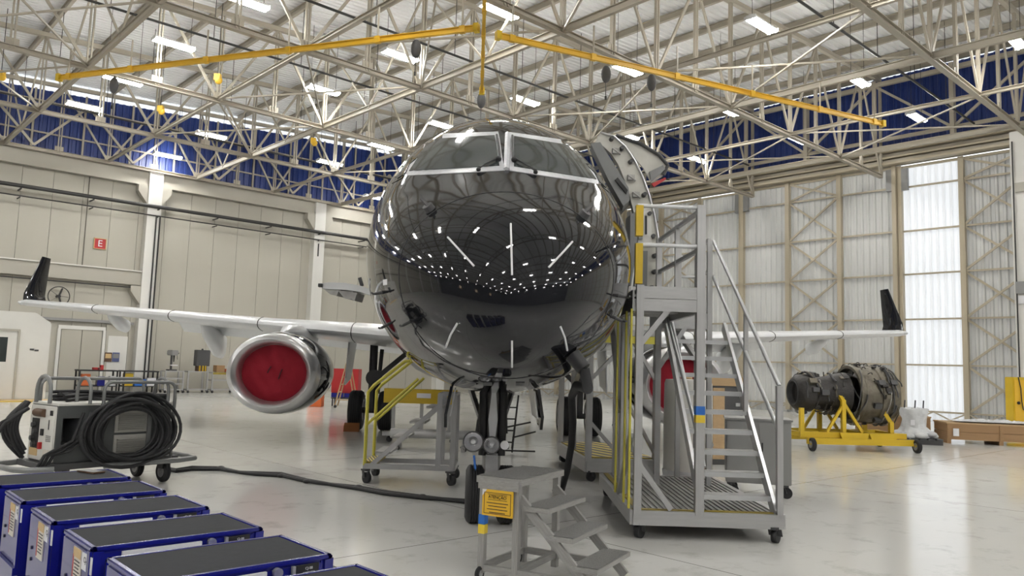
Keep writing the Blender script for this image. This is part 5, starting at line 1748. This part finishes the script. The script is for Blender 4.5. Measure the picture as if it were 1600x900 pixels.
def bench(px, px1, label, m='dark', h=0.95, dp=0.7):
    g_ = foot(px)
    wd = foot(px1).x - g_.x
    t = thing('workbench', label, 'workbench', g_, 0, 'workbenches along the panelled wall')
    box(t, 'top', (wd / 2, dp / 2, h), (wd, dp, 0.06), m)
    for x_ in (0.05, wd - 0.05):
        for y_ in (0.05, dp - 0.05):
            bar(t, 'leg', (x_, y_, 0), (x_, y_, h), 0.06, 0.06, m, up=(0, 1, 0))
    bar(t, 'shelf_rail', (0.05, dp - 0.05, 0.3), (wd - 0.05, dp - 0.05, 0.3), 0.05, 0.05, m)
    box(t, 'lower_shelf', (wd / 2, dp / 2, 0.28), (wd - 0.1, dp - 0.1, 0.03), m)
    return t, g_


b1, g1 = bench(120, 183, 'black workbench with red clamps on top, near the white booth')
b2, g2 = bench(190, 246, 'long black workbench beside the drill press')


def on_bench(t, g_, x, y, z, name, label, cat, m, s_):
    o = thing(name, label, cat, g_ + Vector((x, y, z)), 0)
    MB().box((0, 0, s_[2] / 2), s_).build('body', m, o, bevel=0.01)
    return o


o = on_bench(b1, g1, 0.8, 0.3, 0.98, 'vise', 'red bench vise on the black workbench near the booth', 'vise', 'red', (0.4, 0.25, 0.1))
rod(o, 'screw', (0, -0.3, 0.06), (0, 0.1, 0.06), 0.03, 'dark_grey')
box(o, 'jaw', (0.15, 0, 0.14), (0.1, 0.22, 0.14), 'red')
for x_, m, lb, s_ in ((0.35, 'orange', 'orange box under the black workbench near the booth', (0.34, 0.3, 0.5)), (0.95, 'blue_paint', 'blue box under the black workbench near the booth', (0.3, 0.3, 0.4)), (1.4, 'label_white', 'white box under the black workbench near the booth', (0.2, 0.3, 0.42))):
    on_bench(b1, g1, x_, 0.35, 0.297, 'storage_box', lb, 'box', m, s_)
for x_, m, lb, s_ in ((0.3, 'yellow', 'yellow box under the long black workbench', (0.36, 0.3, 0.55)), (0.8, 'blue_tape', 'blue box under the long black workbench', (0.5, 0.3, 0.3)), (1.28, 'label_white', 'white carton under the long black workbench', (0.4, 0.3, 0.36))):
    on_bench(b2, g2, x_, 0.35, 0.297, 'storage_box', lb, 'box', m, s_)


def frame_cart(px, px1, label, shelves):
    wd = foot(px1).x - foot(px).x
    t = thing('shelf_cart', label, 'cart', foot(px), 0, 'aluminium carts along the panelled wall')
    for x_ in (0, wd):
        for y_ in (0, 0.6):
            bar(t, 'post', (x_, y_, 0.1), (x_, y_, 1.0), 0.06, 0.06, 'aluminium', up=(0, 1, 0))
            caster(t, x_, y_, 0.12, 0.05)
    for z_ in shelves:
        box(t, 'shelf', (wd / 2, 0.3, z_), (wd, 0.62, 0.05), 'aluminium')
    return t


frame_cart(256, 284, 'aluminium step cart beneath the drill press', (0.15, 0.4, 0.65, 0.98))
frame_cart(292, 322, 'open aluminium cart under the dark cabinet', (0.15, 0.98))
frame_cart(330, 366, 'grey bench with a striped edge near the covered engine', (0.15, 0.6, 0.95))
p_ = foot(258) + Vector((0.3, 0.3, 1.005))
dp_ = thing('drill_press', 'grey bench drill press on the aluminium step cart', 'drill press', p_, 0)
MB().box((0, 0, 0.03), (0.35, 0.4, 0.06)).cyl((0, 0.1, 0.05), (0, 0.1, 0.85), 0.05).build('column', 'dark_grey', dp_)
MB().box((0, 0.0, 0.82), (0.32, 0.6, 0.24)).build('head', 'grey_paint', dp_, bevel=0.03)
MB().cyl((0, -0.2, 0.7), (0, -0.2, 0.4), 0.045, 0.02).build('chuck', 'dark', dp_, smooth=True)
box(dp_, 'table', (0, -0.15, 0.25), (0.32, 0.32, 0.04), 'label_white')
for a in (0.5, 2.6, 4.7):
    rod(dp_, 'feed_handle', (0.17, -0.1, 0.72), (0.19, -0.1 + 0.2 * math.cos(a), 0.72 + 0.2 * math.sin(a)), 0.012, 'dark')
p_ = foot(300) + Vector((0.45, 0.3, 1.005))
mc = thing('test_cabinet', 'dark cabinet with a brass base on the open aluminium cart', 'cabinet', p_, 0)
MB().box((0, 0, 0.62), (0.62, 0.4, 0.75)).build('housing', 'dark_grey', mc, bevel=0.015)
MB().box((-0.02, 0, 0.13), (0.42, 0.36, 0.26)).build('base', 'brown', mc, bevel=0.01)
for x_ in (-0.15, 0.0, 0.12):
    rod(mc, 'brass_tube', (x_, -0.2, 0.0), (x_, -0.2, 0.26), 0.03, 'yellow')
ball(mc, 'lifting_knob', (0, 0, 1.02), 0.05, 'dark')
p_ = foot(335) + Vector((0.25, 0.3, 0.98))
for x_, m, lb, s_ in ((0, 'wood', 'brown carton on the striped bench near the covered engine', (0.42, 0.35, 0.32)), (0.45, 'orange', 'orange box on the striped bench near the covered engine', (0.3, 0.3, 0.16))):
    o = thing('carton', lb, 'box', p_ + Vector((x_, 0, 0)), 0.1)
    MB().box((0, 0, s_[2] / 2), s_).build('body', m, o, bevel=0.01)
    box(o, 'tape', (0, 0, s_[2] + 0.001), (s_[0], 0.05, 0.003), 'label_tan')
bar(bpy.data.objects['shelf_cart.002'], 'striped_edge', (0.0, -0.03, 0.92), (1.25, -0.03, 0.92), 0.02, 0.1, 'hazard')
